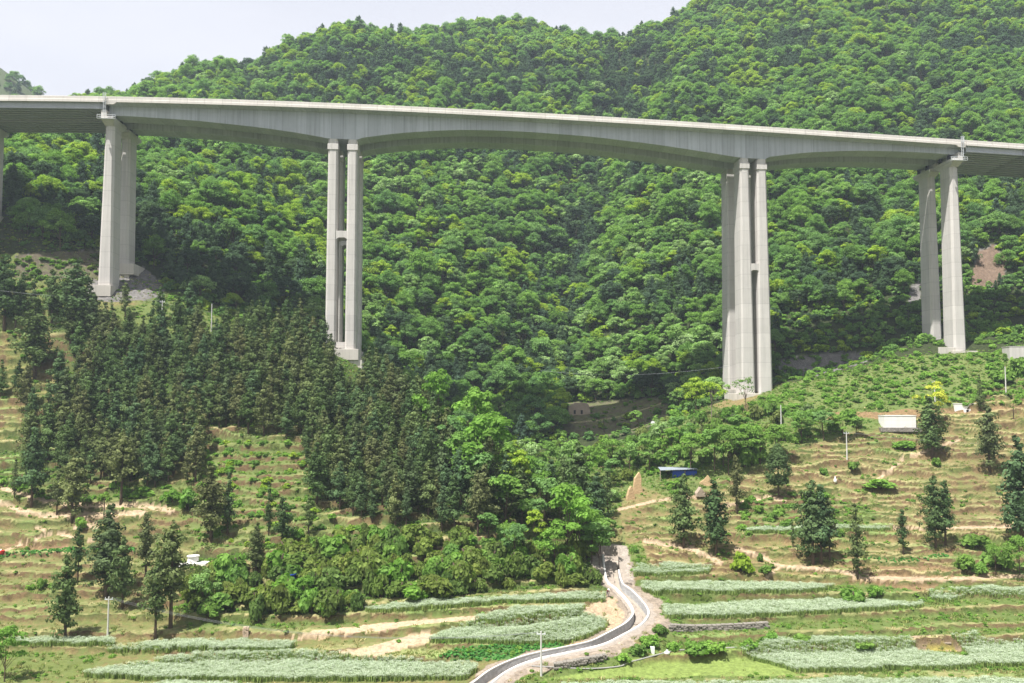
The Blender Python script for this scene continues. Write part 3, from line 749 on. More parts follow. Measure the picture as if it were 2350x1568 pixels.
        footing(root, ss - 2.6, ss + 2.6, a0 + 1.6, a0 + 10.4, zf, zf - 4)
    return root
viaduct('nearer grey concrete viaduct of the pair, sunlit parapet and ladders facing the valley', 0.0, True)
viaduct('farther concrete viaduct of the pair, mostly hidden and shaded behind the nearer one', 12.75, False)

# ------------------------------------------------------------------ drainage channel
def canal():
    root = thing('drainage_channel', 'white walled concrete drainage channel curving out of the gully through the fields', 'channel')
    P = CANAL; T = np.gradient(P[:, :2], axis=0); T /= np.linalg.norm(T, axis=1)[:, None]; Nn = np.stack([-T[:, 1], T[:, 0]], 1)
    q = lambda i, d, z: (P[i, 0] + Nn[i, 0] * d, P[i, 1] + Nn[i, 1] * d, P[i, 2] + z)
    n = len(P); i0 = 5
    for sd in (-1, 1):
        st = i0 + (7 if sd == 1 else 0)
        mb = MB(); mb.loft([[q(i, sd * a, z) for a, z in ((1.24, -2.3), (1.24, .16), (1.58, .16), (1.70, -2.3))] for i in range(st, n)])
        wl = mb.build('wall', M['canalstone'], root)
        mb = MB(); mb.loft([[q(i, sd * a, z) for a, z in ((1.22, .163), (1.22, .34), (1.54, .34), (1.66, -.02), (1.585, -.02), (1.585, .163))] for i in range(st, n)]); mb.build('coping', M['canalwall'], wl)
    mb = MB(); mb.loft([[q(i, a, z) for a, z in ((-1.3, -2.2), (1.3, -2.2), (1.3, -1.25), (-1.3, -1.25))] for i in range(i0, n)]); mb.build('floor', M['canalfloor'], root)
    rr = np.random.RandomState(5)
    mb = MB(); rings = []
    for i in range(i0, n): rings.append([q(i, a, z) for a, z in ((-1.0, -1.6), (.35 + .15 * rr.rand(), -1.6), (.25 + .2 * rr.rand(), -.95 + .2 * rr.rand()), (-.6, -1.0), (-1.0, -1.1))])
    mb.loft(rings[:40]); mb.build('silt_bank', M['rubble'], root)
    for sd in (-1, 1):
        mb = MB(); rings = []
        for i in range(i0, n):
            w_ = (2.5 if sd > 0 else 2.1) + (1.1 if sd > 0 else .5) * rr.rand(); h_ = .03 + .14 * rr.rand()
            rings.append([q(i, sd * a, z) for a, z in ((1.68, -1.6), (1.68, h_), (1.68 + (w_ - 1.7) * .5, h_ * .6), (w_, -.06), (w_, -1.6))])
        mb.loft(rings); mb.build('rubble_bank', M['rubble'], root)
canal()

# ------------------------------------------------------------------ small structures
def at(u, v, dz=0.0):
    p = gpx(u, v); return np.array([p[0], p[1], p[2] + dz])
def mpp(p): return p[1] / FPX * 1.0     # metres per picture pixel at that distance

def local(root): return lambda x, y, z: (x, y, z)

# roofless earth gable: an irregular standing slab
def slab_outline(name, label, cat, u, v, pts, thick, mat, rz=0.0, group=None):
    p = at(u, v); k = mpp(p)
    o = thing(name, label, cat, p, rz, group)
    mb = MB()
    rr = np.random.RandomState(int(u))
    mb.loft([[(x * k + .05 * rr.randn(), y, z * k) for x, z in pts] for y in (-thick / 2, -thick / 4, thick / 4, thick / 2)])
    mb.build('wall', M[mat], o, bevel=.06)
    return o
slab_outline('ruined_wall', 'tall ochre rammed earth pillar, jagged remnant of a ruined house above the gully', 'ruin', 1462, 1132,
             [(-9,-8),(13,-8),(12,8),(10,12),(9,34),(7,44),(5,47),(1,42),(-6,33),(-8,18),(-9,4)], .8, 'earthwall', .15)
slab_outline('ruined_wall', 'low pale earth stub left of the tall ochre ruined pillar', 'ruin', 1446, 1146,
             [(-9,-8),(12,-8),(10,6),(8,14),(6,26),(1,30),(-4,22),(-8,8)], .9, 'earthwall', .3)
slab_outline('ruined_wall', 'broken triangular ochre earth wall beneath the blue shed', 'ruin', 1622, 1112,
             [(-18,-8),(20,-8),(18,4),(6,14),(2,20),(-6,10),(-16,4)], .7, 'earthwall', -.1)
slab_outline('boulder', 'pointed pinkish grey boulder between two conifers below the blue shed', 'boulder', 1606, 1136,
             [(-11,-6),(12,-6),(11,2),(4,10),(0,16),(-5,9),(-10,2)], 1.6, 'oldwall', .2)
def old_house():
    p = at(1331, 953); k = mpp(p); o = thing('ruined_house', 'roofless pale earth house with two small dark window holes in the shaded gully', 'ruin', p, .05)
    mb = MB(); mb.loft([[(x * k, y, z * k) for x, z in ((-26,-8),(24,-8),(24,8),(20,24),(12,28),(-8,28),(-14,24),(-26,20))] for y in (0, 4.2)])
    w_ = mb.build('wall', M['oldwall'], o, bevel=.08)
    for x in (-12, 4):
        mb = MB(); mb.box((x - 2.4) * k, (x + 2.4) * k, -.04, .5, 2 * k, 11 * k); mb.build('window', M['dark'], o)
old_house()

def blue_shed():
    p = at(1572, 1094); k = mpp(p); o = thing('shed', 'bright blue walled shed with a sloping grey sheet roof beside dark trees', 'shed', p, -.05)
    for x0, x1 in ((-28, -2), (2, 27)):
        mb = MB(); mb.box(x0 * k, x1 * k, 0, .12, -1.0, 13 * k); mb.build('wall_panel', M['blue'], o)
    mb = MB(); mb.box(-28 * k, 27 * k, .15, 4.0, -1.0, 12.5 * k); mb.build('body', M['blue'], o)
    for x in (-56, 0): 
        mb = MB(); mb.box((x - .8) * k, (x + .8) * k, -.15, 0, -1, 13.5 * k); mb.build('post', M['oldwall'], o)
    mb = MB(); rings = []
    for i in range(33):
        x = (-56 + i * 84 / 32) * k; c = .05 * (i % 2)
        rings.append([(x, -1.0, 13.5 * k + c + .01 * i), (x, 4.6, 17 * k + c), (x, 4.6, 17 * k + c + .07), (x, -1.0, 13.5 * k + c + .07 + .01 * i)])
    mb.loft(rings); mb.build('roof', M['sheetroof'], o)
blue_shed()
def small_shed():
    p = at(663, 1343); k = mpp(p); o = thing('shed', 'small blue sheet hut almost buried in bushes on the lower slope', 'shed', p, .1)
    mb = MB(); mb.box(-13 * k, 13 * k, 0, 2.0, -.8, 17 * k); b = mb.build('wall', M['blue'], o, bevel=.03)
    mb = MB(); mb.box(-11 * k, -5 * k, -.03, .2, 6 * k, 15 * k); mb.build('opening', M['dark'], o)
    mb = MB(); mb.loft([[(x * k, y, z * k + .12 * (y < 0)) for x, z in ((-16, 15), (0, 19), (15, 20.5), (15, 22), (0, 20.5), (-16, 16.5))] for y in (-.4, 2.3)]); mb.build('roof', M['blue'], o)
small_shed()

def tank(label, u, v, w_px, h_px, d, rz=0.0, base=0, door=False, wmul=1.0):
    p = at(u, v); k = mpp(p); o = thing('water_tank', label, 'tank', p, rz)
    mb = MB(); hw = w_px / 2 * k
    mb.box(-hw, hw, 0, d, -1.2 + base * k, (h_px + base) * k); mb.build('wall', M['whitewash'], o, bevel=.05)
    mb = MB(); mb.box(-hw - .08, hw + .08, -.08, d + .08, (h_px + base) * k + .003, (h_px + base) * k + .16); mb.build('lid', M['whitewash'], o)
    if base:
        mb = MB(); rr = np.random.RandomState(3)
        for r_ in range(4):
            x = -hw - 1.2
            while x < hw + .6:
                wd = .4 + .7 * rr.rand(); yy = -.25 - .16 * (3 - r_) + .1 * rr.randn()
                mb.box(x, x + wd * .94, yy, 1.2, base * k * (r_ - .6) / 4, base * k * (r_ + 1) / 4 - .02 - .05 * rr.rand()); x += wd
        mb.build('stone_base', M['stone'], o, bevel=.04)
    if door:
        mb = MB(); mb.box(-.9, .9, -.5, .0, -1.4, .05); c_ = mb.build('valve_chamber', M['whitewash'], o, bevel=.03)
        mb = MB(); mb.box(-.32, .32, -.52, -.3, -.95, -.15); mb.build('hatch', M['dark'], c_)
    return o
tank('large white concrete water tank standing on a dry stone base above the terraces', 2067, 993, 72, 26, 4.0, 0, 9)
tank('long low white concrete tank with a small hatch, half sunk in the grassy slope', 2218, 944, 54, 12, 2.5, .02, 0, True)
_bw = tank('stained grey concrete block wall at the right edge beneath the bridge', 2344, 826, 50, 30, 5.0, -.1)
for c_ in _bw.children:
    c_.data.materials[0] = M['pier']
def well():
    p = at(443, 1291); k = mpp(p); o = thing('cistern', 'round white concrete cistern tub behind conifers on the left terraces', 'cistern', p)
    mb = MB(); rings = []
    for r_, z in ((1.16, -.8), (1.10, 0), (1.02, 1.15), (1.2, 1.18), (1.2, 1.36), (.96, 1.36), (.9, .9)):
        rings.append([(r_ * math.cos(a), r_ * math.sin(a), z) for a in np.linspace(0, 2 * math.pi, 25)[:-1]])
    mb.loft(rings, cap=True); mb.build('tub', M['whitewash'], o)
    mb = MB(); mb.box(-2.4, 3.0, -1.5, 1.5, -.8, .06); mb.build('slab', M['whitewash'], o, bevel=.03)
well()
def cairn():
    p = at(564, 1462); o = thing('stone_pillar', 'short stack of pale stones beside the tan field edge', 'stone pillar', p, .1)
    rr = np.random.RandomState(8); mb = MB()
    for r_ in range(6):
        for c in range(3):
            x = (c - 1) * .34 + rr.uniform(-.05, .05); mb.box(x - .165, x + .165, -.3 + rr.uniform(-.05, .03), .3, -.3 + r_ * .27 if r_ == 0 else r_ * .24, r_ * .24 + .225 + .01 * rr.rand())
    mb.build('stack', M['brick'], o, bevel=.03)
cairn()
def field_sign(): 
    p = at(1497, 1502); k = mpp(p); o = thing('marker_slab', 'leaning white concrete slab beside the black water pipe', 'slab', p, .1)
    mb = MB(); mb.loft([[(x, y, z) for x, z in ((-.1, -.2), (.35, -.2), (.42, 1.15), (-.35, 1.25))] for y in (-.08, .08)]); mb.build('slab', M['white'], o, bevel=.02)
    p = at(1531, 1502); o = thing('sack', 'small white sack lying beside the water pipe on the paddy edge', 'sack', p)
    mb = MB(); mb.loft([[(r_ * math.cos(a) * 1.2, r_ * .7 * math.sin(a), z) for a in np.linspace(0, 6.283, 9)[:-1]] for r_, z in ((.3, -.05), (.42, .12), (.36, .4), (.12, .62), (.16, .7))]); mb.build('bag', M['white'], o, smooth=True)
    pts = [at(u, v, .12) for u, v in ((1220,1531),(1260,1533),(1350,1537),(1420,1532),(1440,1524),(1470,1515),(1530,1500),(1560,1494),(1620,1491),(1690,1488))]
    mb = MB(); mb.tube(catmull(pts, 4), .11, 6); tag(mb.build('water_pipe', M['pipe']), 'dark water pipe snaking along the upper edge of the bright green paddy', 'pipe')
    p = at(4, 1274); o = thing('basket', 'red basket with a white cloth at the end of the vegetable row', 'basket', p)
    mb = MB(); mb.loft([[(r_ * math.cos(a), r_ * math.sin(a), z) for a in np.linspace(0, 6.283, 11)[:-1]] for r_, z in ((.4, -.1), (.5, .3), (.52, .6))]); mb.build('body', M['red'], o)
    mb = MB(); mb.loft([[(-.25 + r_ * math.cos(a), r_ * math.sin(a), z) for a in np.linspace(0, 6.283, 9)[:-1]] for r_, z in ((.25, .601), (.22, .75), (.05, .82))]); mb.build('cloth', M['white'], o)
    p = at(1917, 1110); o = thing('sack', 'white sack standing upright on the right hand terraces', 'sack', p)
    mb = MB(); mb.loft([[(r_ * math.cos(a), r_ * .7 * math.sin(a), z) for a in np.linspace(0, 6.283, 9)[:-1]] for r_, z in ((.3, -.1), (.42, .3), (.34, .8), (.1, 1.15), (.2, 1.4))]); mb.build('bag', M['white'], o, smooth=True)
    p = at(1498, 979); o = thing('satellite_dish', 'small white dish on a post in the shaded gully', 'dish', p)
    mb = MB(); rings = []
    for r_, y in ((.02, 0), (.35, -.06), (.65, -.24), (.66, -.26)): rings.append([(r_ * math.cos(a), y, 1.1 + r_ * math.sin(a)) for a in np.linspace(0, 6.283, 13)[:-1]])
    mb.loft(rings); mb.build('dish', M['white'], o)
    mb = MB(); mb.tube([(0, .15, -.3), (0, .12, 1.1)], .06); mb.build('post', M['pole'], o)
    mb = MB(); mb.box(-.3, .3, 0, .3, 0, .06)
    p = at(2175, 1484); k = mpp(p); o = thing('plank', 'dark board lying across the yellow seed bed', 'board', p + np.array([-1.2, 0, .25]), .02)
    mb = MB(); mb.box(-2.3, 1.8, -.1, .1, -.2, .05); mb.build('board', M['oldwall'], o, bevel=.02)
field_sign()
def retaining_wall(label, pts, h, dz=0.0):
    P = catmull([at(u, v) for u, v in pts], 4)
    o = thing('stone_wall', label, 'stone wall', tuple(P[0])); rr = np.random.RandomState(len(pts) + int(h * 10)); mb = MB()
    for a, b in zip(P[:-1], P[1:]):
        L = math.hypot(b[0] - a[0], b[1] - a[1]); n = max(1, int(L / .55)); d = (b - a)
        for i in range(n):
            for r_ in range(int(h / .28)):
                f0 = (i + rr.uniform(-.12, .12) + .5 * (r_ % 2)) / n; f1 = f0 + .93 / n
                p0 = a + d * f0 - P[0]; y = rr.uniform(-.2, .14)
                wd = math.hypot(d[0], d[1]) * (f1 - f0)
                z0 = p0[2] - .1 + r_ * .28
                mb.box(p0[0], p0[0] + wd, p0[1] - .5 + y + .06 * r_, p0[1] + .7, z0, z0 + .26 + rr.uniform(-.03, .02))
    mb.build('masonry', M['stone'], o, bevel=.035)
retaining_wall('dry stone retaining wall below the long pale crop strip right of the channel', [(1535,1447),(1600,1448),(1680,1446),(1760,1441)], 1.3)
retaining_wall('rubble stone wall along the right side of the lower channel', [(1270,1535),(1330,1524),(1390,1512)], 1.0)

# ------------------------------------------------------------------ utility poles and wires
def pole(label, u, vb, vt, arm=True):
    p = at(u, vb); h = max(6.5, (vb - vt) * mpp(p)); o = thing('utility_pole', label, 'utility pole', p, 0, 'concrete utility poles')
    mb = MB(); mb.tube([(0, 0, -1), (0, 0, h)], [.19, .11], 10); mb.build('post', M['pole'], o)
    if arm:
        mb = MB(); mb.box(-.7, .7, -.06, .06, h - .5, h - .38); c = mb.build('crossarm', M['steel'], o)
        for x in (-.6, 0, .6):
            mb = MB(); mb.tube([(x, 0, h - .38), (x, 0, h - .12)], [.05, .07], 6); mb.build('insulator', M['white'], c)
    return p + np.array([0, 0, h - .15])
t1 = pole('white concrete pole standing alone above the cedar grove, right of the left pier', 485, 762, 697, False)
t2 = pole('short white pole among conifers below the left pier', 371, 756, 690)
t3 = pole('grey concrete pole in the crop strip at the lower left', 247, 1462, 1384)
t4 = pole('grey concrete pole beside the channel at the bottom of the valley', 1242, 1552, 1454)
t5 = pole('thin grey pole on the upper right terraces below the bushes', 1944, 1056, 992)
t6 = pole('tall white pole near the right edge on the grassy slope', 2309, 908, 842, False)
t7 = pole('short white pole poking out of bamboo beneath the right twin pier', 1793, 985, 958, False)
t8 = pole('weathered white pole in front of the yellow tree', 2146, 928, 893)
def wire(label, a, b, sag, offs=(-.6, 0, .6)):
    o = thing('power_line', label, 'power line', tuple(a))
    for x in offs:
        P = []
        for i in range(25):
            t = i / 24; q = a * (1 - t) + b * t; P.append((q[0] - a[0] + x * .6, q[1] - a[1] + x * .5, q[2] - a[2] - sag * 4 * t * (1 - t)))
        mb = MB(); mb.tube(P, .013, 4); mb.build('strand', M['wire'], o)
wire('thin wires sagging from the lower left pole to the pole by the channel', t3, t4, 3.2)
wire('faint wires running left from the short pole below the left pier', t2, t2 + np.array([-85, -18, 9.0]), 2.5)
wire('faint wires between the two white poles above the cedar grove', t2, t1 + np.array([0, 0, -2.2]), .9)
wire('thin wire from the upper terrace pole toward the right edge', t5, t5 + np.array([75, -6, -2.0]), 2.0, (0, .6))
_g0 = at(1230, 905, 9); _g1 = at(1560, 905, 12)
wire('faint wires crossing the shaded gully behind the valley trees', np.array([_g0[0], 275, _g0[2] - 2]), np.array([_g1[0] + 8, 258, _g1[2] - 4]), 2.0)

# ------------------------------------------------------------------ person bending at the channel wall
def person():
    p = at(1394, 1371); o = thing('person', 'person in dark red jacket and white hat bending at the channel wall', 'person', p, .4)
    J = {'pelvis': (0, 0, .88), 'waist': (0, -.06, 1.0), 'chest': (0, -.24, 1.22), 'neck': (0, -.36, 1.34), 'head': (0, -.45, 1.40), 'crown': (0, -.52, 1.46)}
    for s, n in ((-1, 'l'), (1, 'r')):
        J.update({'hip' + n: (.1 * s, 0, .84), 'knee' + n: (.12 * s, -.12 * (1 if s > 0 else .3), .46), 'ank' + n: (.12 * s, .05 * s, .06), 'toe' + n: (.13 * s, .05 * s - .16, .03),
                  'sh' + n: (.19 * s, -.26, 1.24), 'el' + n: (.24 * s, -.34, .97), 'wr' + n: (.17 * s, -.52, .78), 'hd' + n: (.14 * s, -.58, .72)})
        for k in range(4): J['f%d' % k + n] = (.14 * s + .022 * (k - 1.5), -.62, .65 - .01 * abs(k - 1.5))
        J['th' + n] = (.10 * s, -.6, .72)
    E = [('pelvis', 'waist'), ('waist', 'chest'), ('chest', 'neck'), ('neck', 'head'), ('head', 'crown')]
    for n in 'lr':
        E += [('pelvis', 'hip' + n), ('hip' + n, 'knee' + n), ('knee' + n, 'ank' + n), ('ank' + n, 'toe' + n), ('chest', 'sh' + n), ('sh' + n, 'el' + n), ('el' + n, 'wr' + n), ('wr' + n, 'hd' + n), ('hd' + n, 'th' + n)] + [('hd' + n, 'f%d' % k + n) for k in range(4)]
    rad = {'pelvis': .15, 'waist': .14, 'chest': .16, 'neck': .055, 'head': .10, 'crown': .085}
    for n in 'lr':
        rad.update({'hip' + n: .095, 'knee' + n: .06, 'ank' + n: .042, 'toe' + n: .04, 'sh' + n: .065, 'el' + n: .045, 'wr' + n: .03, 'hd' + n: .03, 'th' + n: .01})
        for k in range(4): rad['f%d' % k + n] = .009
    names = list(J); me = bpy.data.meshes.new('body')
    me.from_pydata([J[n] for n in names], [(names.index(a), names.index(b)) for a, b in E], [])
    b = link('body', me, o); me.materials.append(M['trouser'])
    sk = b.modifiers.new('skin', 'SKIN')
    for i, n in enumerate(names): me.skin_vertices[0].data[i].radius = (rad[n],) * 2; me.skin_vertices[0].data[i].use_root = n == 'pelvis'
    sk.use_smooth_shade = True; b.modifiers.new('sub', 'SUBSURF').levels = 1
    mb = MB(); mb.loft([[(w_ * math.cos(a), cy + d_ * math.sin(a), cz + t_ * math.sin(a)) for a in np.linspace(0, 6.283, 13)[:-1]] for w_, d_, cy, cz, t_ in ((.19, .17, .0, .90, .05), (.20, .17, -.07, 1.02, .08), (.23, .16, -.24, 1.23, .14), (.14, .1, -.33, 1.33, .09))])
    mb.build('jacket', M['darkred'], o, smooth=True)
    mb = MB(); mb.loft([[(r_ * math.cos(a), -.50 - h_ * .5 + r_ * .8 * math.sin(a), 1.46 + h_ * .85 + r_ * .5 * math.sin(a)) for a in np.linspace(0, 6.283, 13)[:-1]] for r_, h_ in ((.22, .0), (.21, .02), (.11, .03), (.10, .12), (.04, .15))])
    mb.build('hat', M['white'], o, smooth=True)
    mb = MB(); mb.box(-.03, .03, -.60, -.5, 1.36, 1.42); mb.build('nose', M['skin'], o, bevel=.01)
person()
# ------------------------------------------------------------------ foliage meshes
def quads(C, Nr, size, rs, aspect=1.0):
    n = len(C); Nr = Nr / (np.linalg.norm(Nr, axis=1)[:, None] + 1e-9)
    ref = rs.normal(size=(n, 3)); A = np.cross(Nr, ref); A /= np.linalg.norm(A, axis=1)[:, None] + 1e-9; B = np.cross(Nr, A)
    s = np.asarray(size).reshape(-1, 1) * .5
    V = np.stack([C - A * s * aspect, C - B * s, C + A * s * aspect, C + B * s], 1).reshape(-1, 3)
    F = np.arange(4 * n).reshape(n, 4)
    return V, F
def unit(rs, n):
    v = rs.normal(size=(n, 3)); return v / np.linalg.norm(v, axis=1)[:, None]

def broad_crown(rs, h, r, base, nl, nleaf, leaf, flat=.62, shape=1.0):
    """clumps of leaves set over the outside of an uneven crown"""
    C = []; Nn = []; S = []; T = []; lobes = []
    hz = (h - base) / 2; cz = base + hz
    off = rs.normal(size=(5, 3)) * .22
    for i in range(nl):
        d = unit(rs, 1)[0]
        if d[2] < -.55: d[2] = -d[2]
        ext = 1 + sum(o @ d for o in off) * .6
        q = rs.uniform(.62, .98)
        zz = d[2]; rad = r * (1 - .25 * max(0, zz) * shape)
        c = np.array([d[0] * rad * q * ext, d[1] * rad * q * ext, cz + zz * hz * q * min(1.15, ext)])
        lr = r * rs.uniform(.20, .40); lobes.append((c, lr))
        n = int(nleaf * rs.uniform(.7, 1.3)); u = unit(rs, n); u[:, 2] = np.where(u[:, 2] < -.25, -u[:, 2], u[:, 2])
        P = c + u * lr * np.array([1, 1, flat]) * (rs.uniform(.70, 1.12, size=(n, 1)))
        C.append(P); Nn.append(u * .9 + np.array([0, 0, .45]) + rs.normal(size=(n, 3)) * .32); S.append(leaf * rs.uniform(.6, 1.35, n)); T.append(np.clip(rs.normal(.5, .2, n) + rs.normal(0, .12), 0, 1))
    return np.vstack(C), np.vstack(Nn), np.concatenate(S), np.concatenate(T), lobes
def tree_mesh(name, rs, h, r, base, nl, nleaf, leaf, mat, trunk='bark', tr=.16, flat=.62, parts=False, shape=1.0):
    C, Nn, S, T, lobes = broad_crown(rs, h, r, base, nl, nleaf, leaf, flat, shape)
    V, F = quads(C, Nn, S, rs, 1.1)
    mb = MB(); top = base + (h - base) * .6
    bend = rs.normal(size=2) * .25
    P = [(bend[0] * (z / top) ** 2, bend[1] * (z / top) ** 2, z) for z in np.linspace(-.8, top, 6)]
    mb.tube(P, list(np.linspace(tr, tr * .35, 6)), 7)
    for c, lr in lobes[::3][:8]:
        z0 = base * .7 + .25 * (c[2] - base * .7); a = np.array([bend[0] * (z0 / top) ** 2, bend[1] * (z0 / top) ** 2, z0])
        mb.tube([a, a * .5 + c * .5 + np.array([0, 0, .3]), c], [tr * .4, tr * .25, tr * .1], 5)
    if parts: return mb.mesh(name + '_trunk', M[trunk], True), npmesh(name + '_crown', V, F, M[mat], tint=np.repeat(T, 4))
    tv = np.array(mb.v); tf = [f for f in mb.f if len(f) == 4]
    V2 = np.vstack([V, tv]); F2 = np.vstack([F, np.array(tf) + len(V)])
    return npmesh(name, V2, F2, [M[mat], M[trunk]], fmat=np.r_[np.zeros(len(F)), np.ones(len(tf))], tint=np.r_[np.repeat(T, 4), np.full(len(tv), .5)])

def cedar_crown(rs, h, r, base, leaf, dens=1.0, ragged=.35):
    """ragged conifer: drooping boughs of leaf clumps at uneven heights, gaps between them, broken outline"""
    C = []; Nn = []; S = []; T = []
    lean = rs.normal(size=2) * .012 * h
    z = base; side = rs.uniform(0, 6.28); tone = 0
    while z < h - .35:
        f = (z - base) / (h - base)
        prof = (1 - f ** 1.7) ** .8 * (0.62 + .38 * min(1, f / .2))
        rr = r * prof * (1 + .22 * math.sin(z * 1.9 + side)) + .15
        n = 2 + int(2.6 * rr / 2 * dens + rs.rand())
        a0 = rs.uniform(0, 6.28)
        for k in range(n):
            if rs.rand() < .12: continue
            a = a0 + k * 6.283 / n + rs.normal() * .35
            q = rr * rs.uniform(1 - ragged * 1.5, 1.0 + ragged * .75) * (1 + .18 * math.cos(a - side))
            zz = z + rs.normal() * .38; tone = rs.normal(0, .2)
            for g, w in ((.42, .8), (.86, 1.0)) if q > .8 else ((.6, .9),):
                c = np.array([math.cos(a) * q * g + lean[0] * f, math.sin(a) * q * g + lean[1] * f, zz - .10 * (q * g) ** 1.3])
                lr = (.20 * rr + .34) * w * rs.uniform(.8, 1.2); m = int(30 * dens * (.35 + lr))
                u = unit(rs, m); P = c + u * np.array([lr, lr, lr * .85]) * rs.uniform(.65, 1.05, size=(m, 1))
                C.append(P); Nn.append(u * .8 + np.array([math.cos(a), math.sin(a), .7]) * .5 + rs.normal(size=(m, 3)) * .3); S.append(leaf * rs.uniform(.55, 1.25, m)); T.append(np.clip(rs.normal(.5, .14, m) + tone + .12 * (g - .6), 0, 1))
        z += rs.uniform(.42, .66)
    m = 34; P = np.stack([rs.normal(0, .12, m) + lean[0], rs.normal(0, .12, m) + lean[1], rs.uniform(h - 1.0, h, m)], 1)
    C.append(P); Nn.append(unit(rs, m)); S.append(np.full(m, leaf * .6)); T.append(np.full(m, .55))
    return np.vstack(C), np.vstack(Nn), np.concatenate(S), np.concatenate(T), lean
def cedar_parts(name, seed, h, r, base, mat='cedar', leaf=.42, dens=1.0, ragged=.35):
    rs = np.random.RandomState(seed)
    C, Nn, S, T, lean = cedar_crown(rs, h, r, base, leaf, dens, ragged)
    V, F = quads(C, Nn, S, rs, .8)
    cr = npmesh(name + '_crown', V, F, M[mat], tint=np.repeat(T, 4))
    mb = MB(); mb.tube([(lean[0] * f, lean[1] * f, -1.0 + f * (h * .93 + 1)) for f in np.linspace(0, 1, 6)], list(np.linspace(.021 * h, .02, 6)), 7)
    for k in range(10):
        z = rs.uniform(max(.8, base * .5), h * .6); a = rs.uniform(0, 6.28); L = r * rs.uniform(.4, .7)
        mb.tube([(0, 0, z), (math.cos(a) * L, math.sin(a) * L, z + .1)], [.05, .02], 4)
    return mb.mesh(name + '_trunk', M['bark'], True), cr
def bush_mesh(name, seed, r, h, mat, leaf=.34, nl=14, nleaf=60, flat=.7):
    rs = np.random.RandomState(seed); C = []; Nn = []; S = []; T = []
    for i in range(nl):
        d = unit(rs, 1)[0]; d[2] = abs(d[2]); q = rs.uniform(.5, .95)
        c = np.array([d[0] * r * q * .75, d[1] * r * q * .75, .12 * h + d[2] * h * q * .72]); lr = r * rs.uniform(.28, .45)
        n = int(nleaf * rs.uniform(.7, 1.3)); u = unit(rs, n); u[:, 2] = np.where(u[:, 2] < -.4, -u[:, 2], u[:, 2])
        P = c + u * lr * np.array([1, 1, flat]) * rs.uniform(.5, 1.1, size=(n, 1)); P[:, 2] = np.maximum(P[:, 2], -.15)
        C.append(P); Nn.append(u + np.array([0, 0, .4]) + rs.normal(size=(n, 3)) * .5); S.append(leaf * rs.uniform(.6, 1.3, n)); T.append(np.clip(rs.normal(.5, .2, n) + rs.normal(0, .12), 0, 1))
    V, F = quads(np.vstack(C), np.vstack(Nn), np.concatenate(S), rs, 1.1)
    return npmesh(name, V, F, M[mat], tint=np.repeat(np.concatenate(T), 4))
def stems_mesh(mat='bark', r=1.0, h=1.5, seed=0):
    rs = np.random.RandomState(seed); mb = MB()
    for k in range(6):
        a = rs.uniform(0, 6.28); L = r * rs.uniform(.3, .6)
        mb.tube([(0, 0, -.4), (math.cos(a) * L * .4, math.sin(a) * L * .4, h * .35), (math.cos(a) * L, math.sin(a) * L, h * .75)], [.07, .05, .02], 5)
    return mb.mesh('stems', M[mat], True)
def blades_mesh(name, seed, n, r, h, w, mats, split=None, lean=.35):
    """a tuft of narrow upright blades; above `split` of the height they may carry another material"""
    rs = np.random.RandomState(seed); V = []; F = []; fm = []; T = []
    for k in range(n):
        a = rs.uniform(0, 6.28); q = r * math.sqrt(rs.rand()); b = np.array([math.cos(a) * q, math.sin(a) * q, -.05])
        hh = h * rs.uniform(.65, 1.1); ln = np.array([rs.normal() * lean * hh, rs.normal() * lean * hh, hh]); sd = rs.uniform(0, 6.28); s = np.array([math.cos(sd), math.sin(sd), 0]) * w * rs.uniform(.6, 1.3)
        f0 = split or .55; m_ = b + ln * np.array([.35, .35, f0]); t_ = b + ln
        i = len(V); V += [b - s * .6, b + s * .6, m_ + s, m_ - s, t_ + s * .5, t_ - s * .5]; F += [(i, i + 1, i + 2, i + 3), (i + 3, i + 2, i + 4, i + 5)]
        fm += [len(mats) - 1, 0]; T += [rs.rand()] * 6
    return npmesh(name, np.array(V), np.array(F), [M[m] for m in mats], fmat=fm, tint=T)

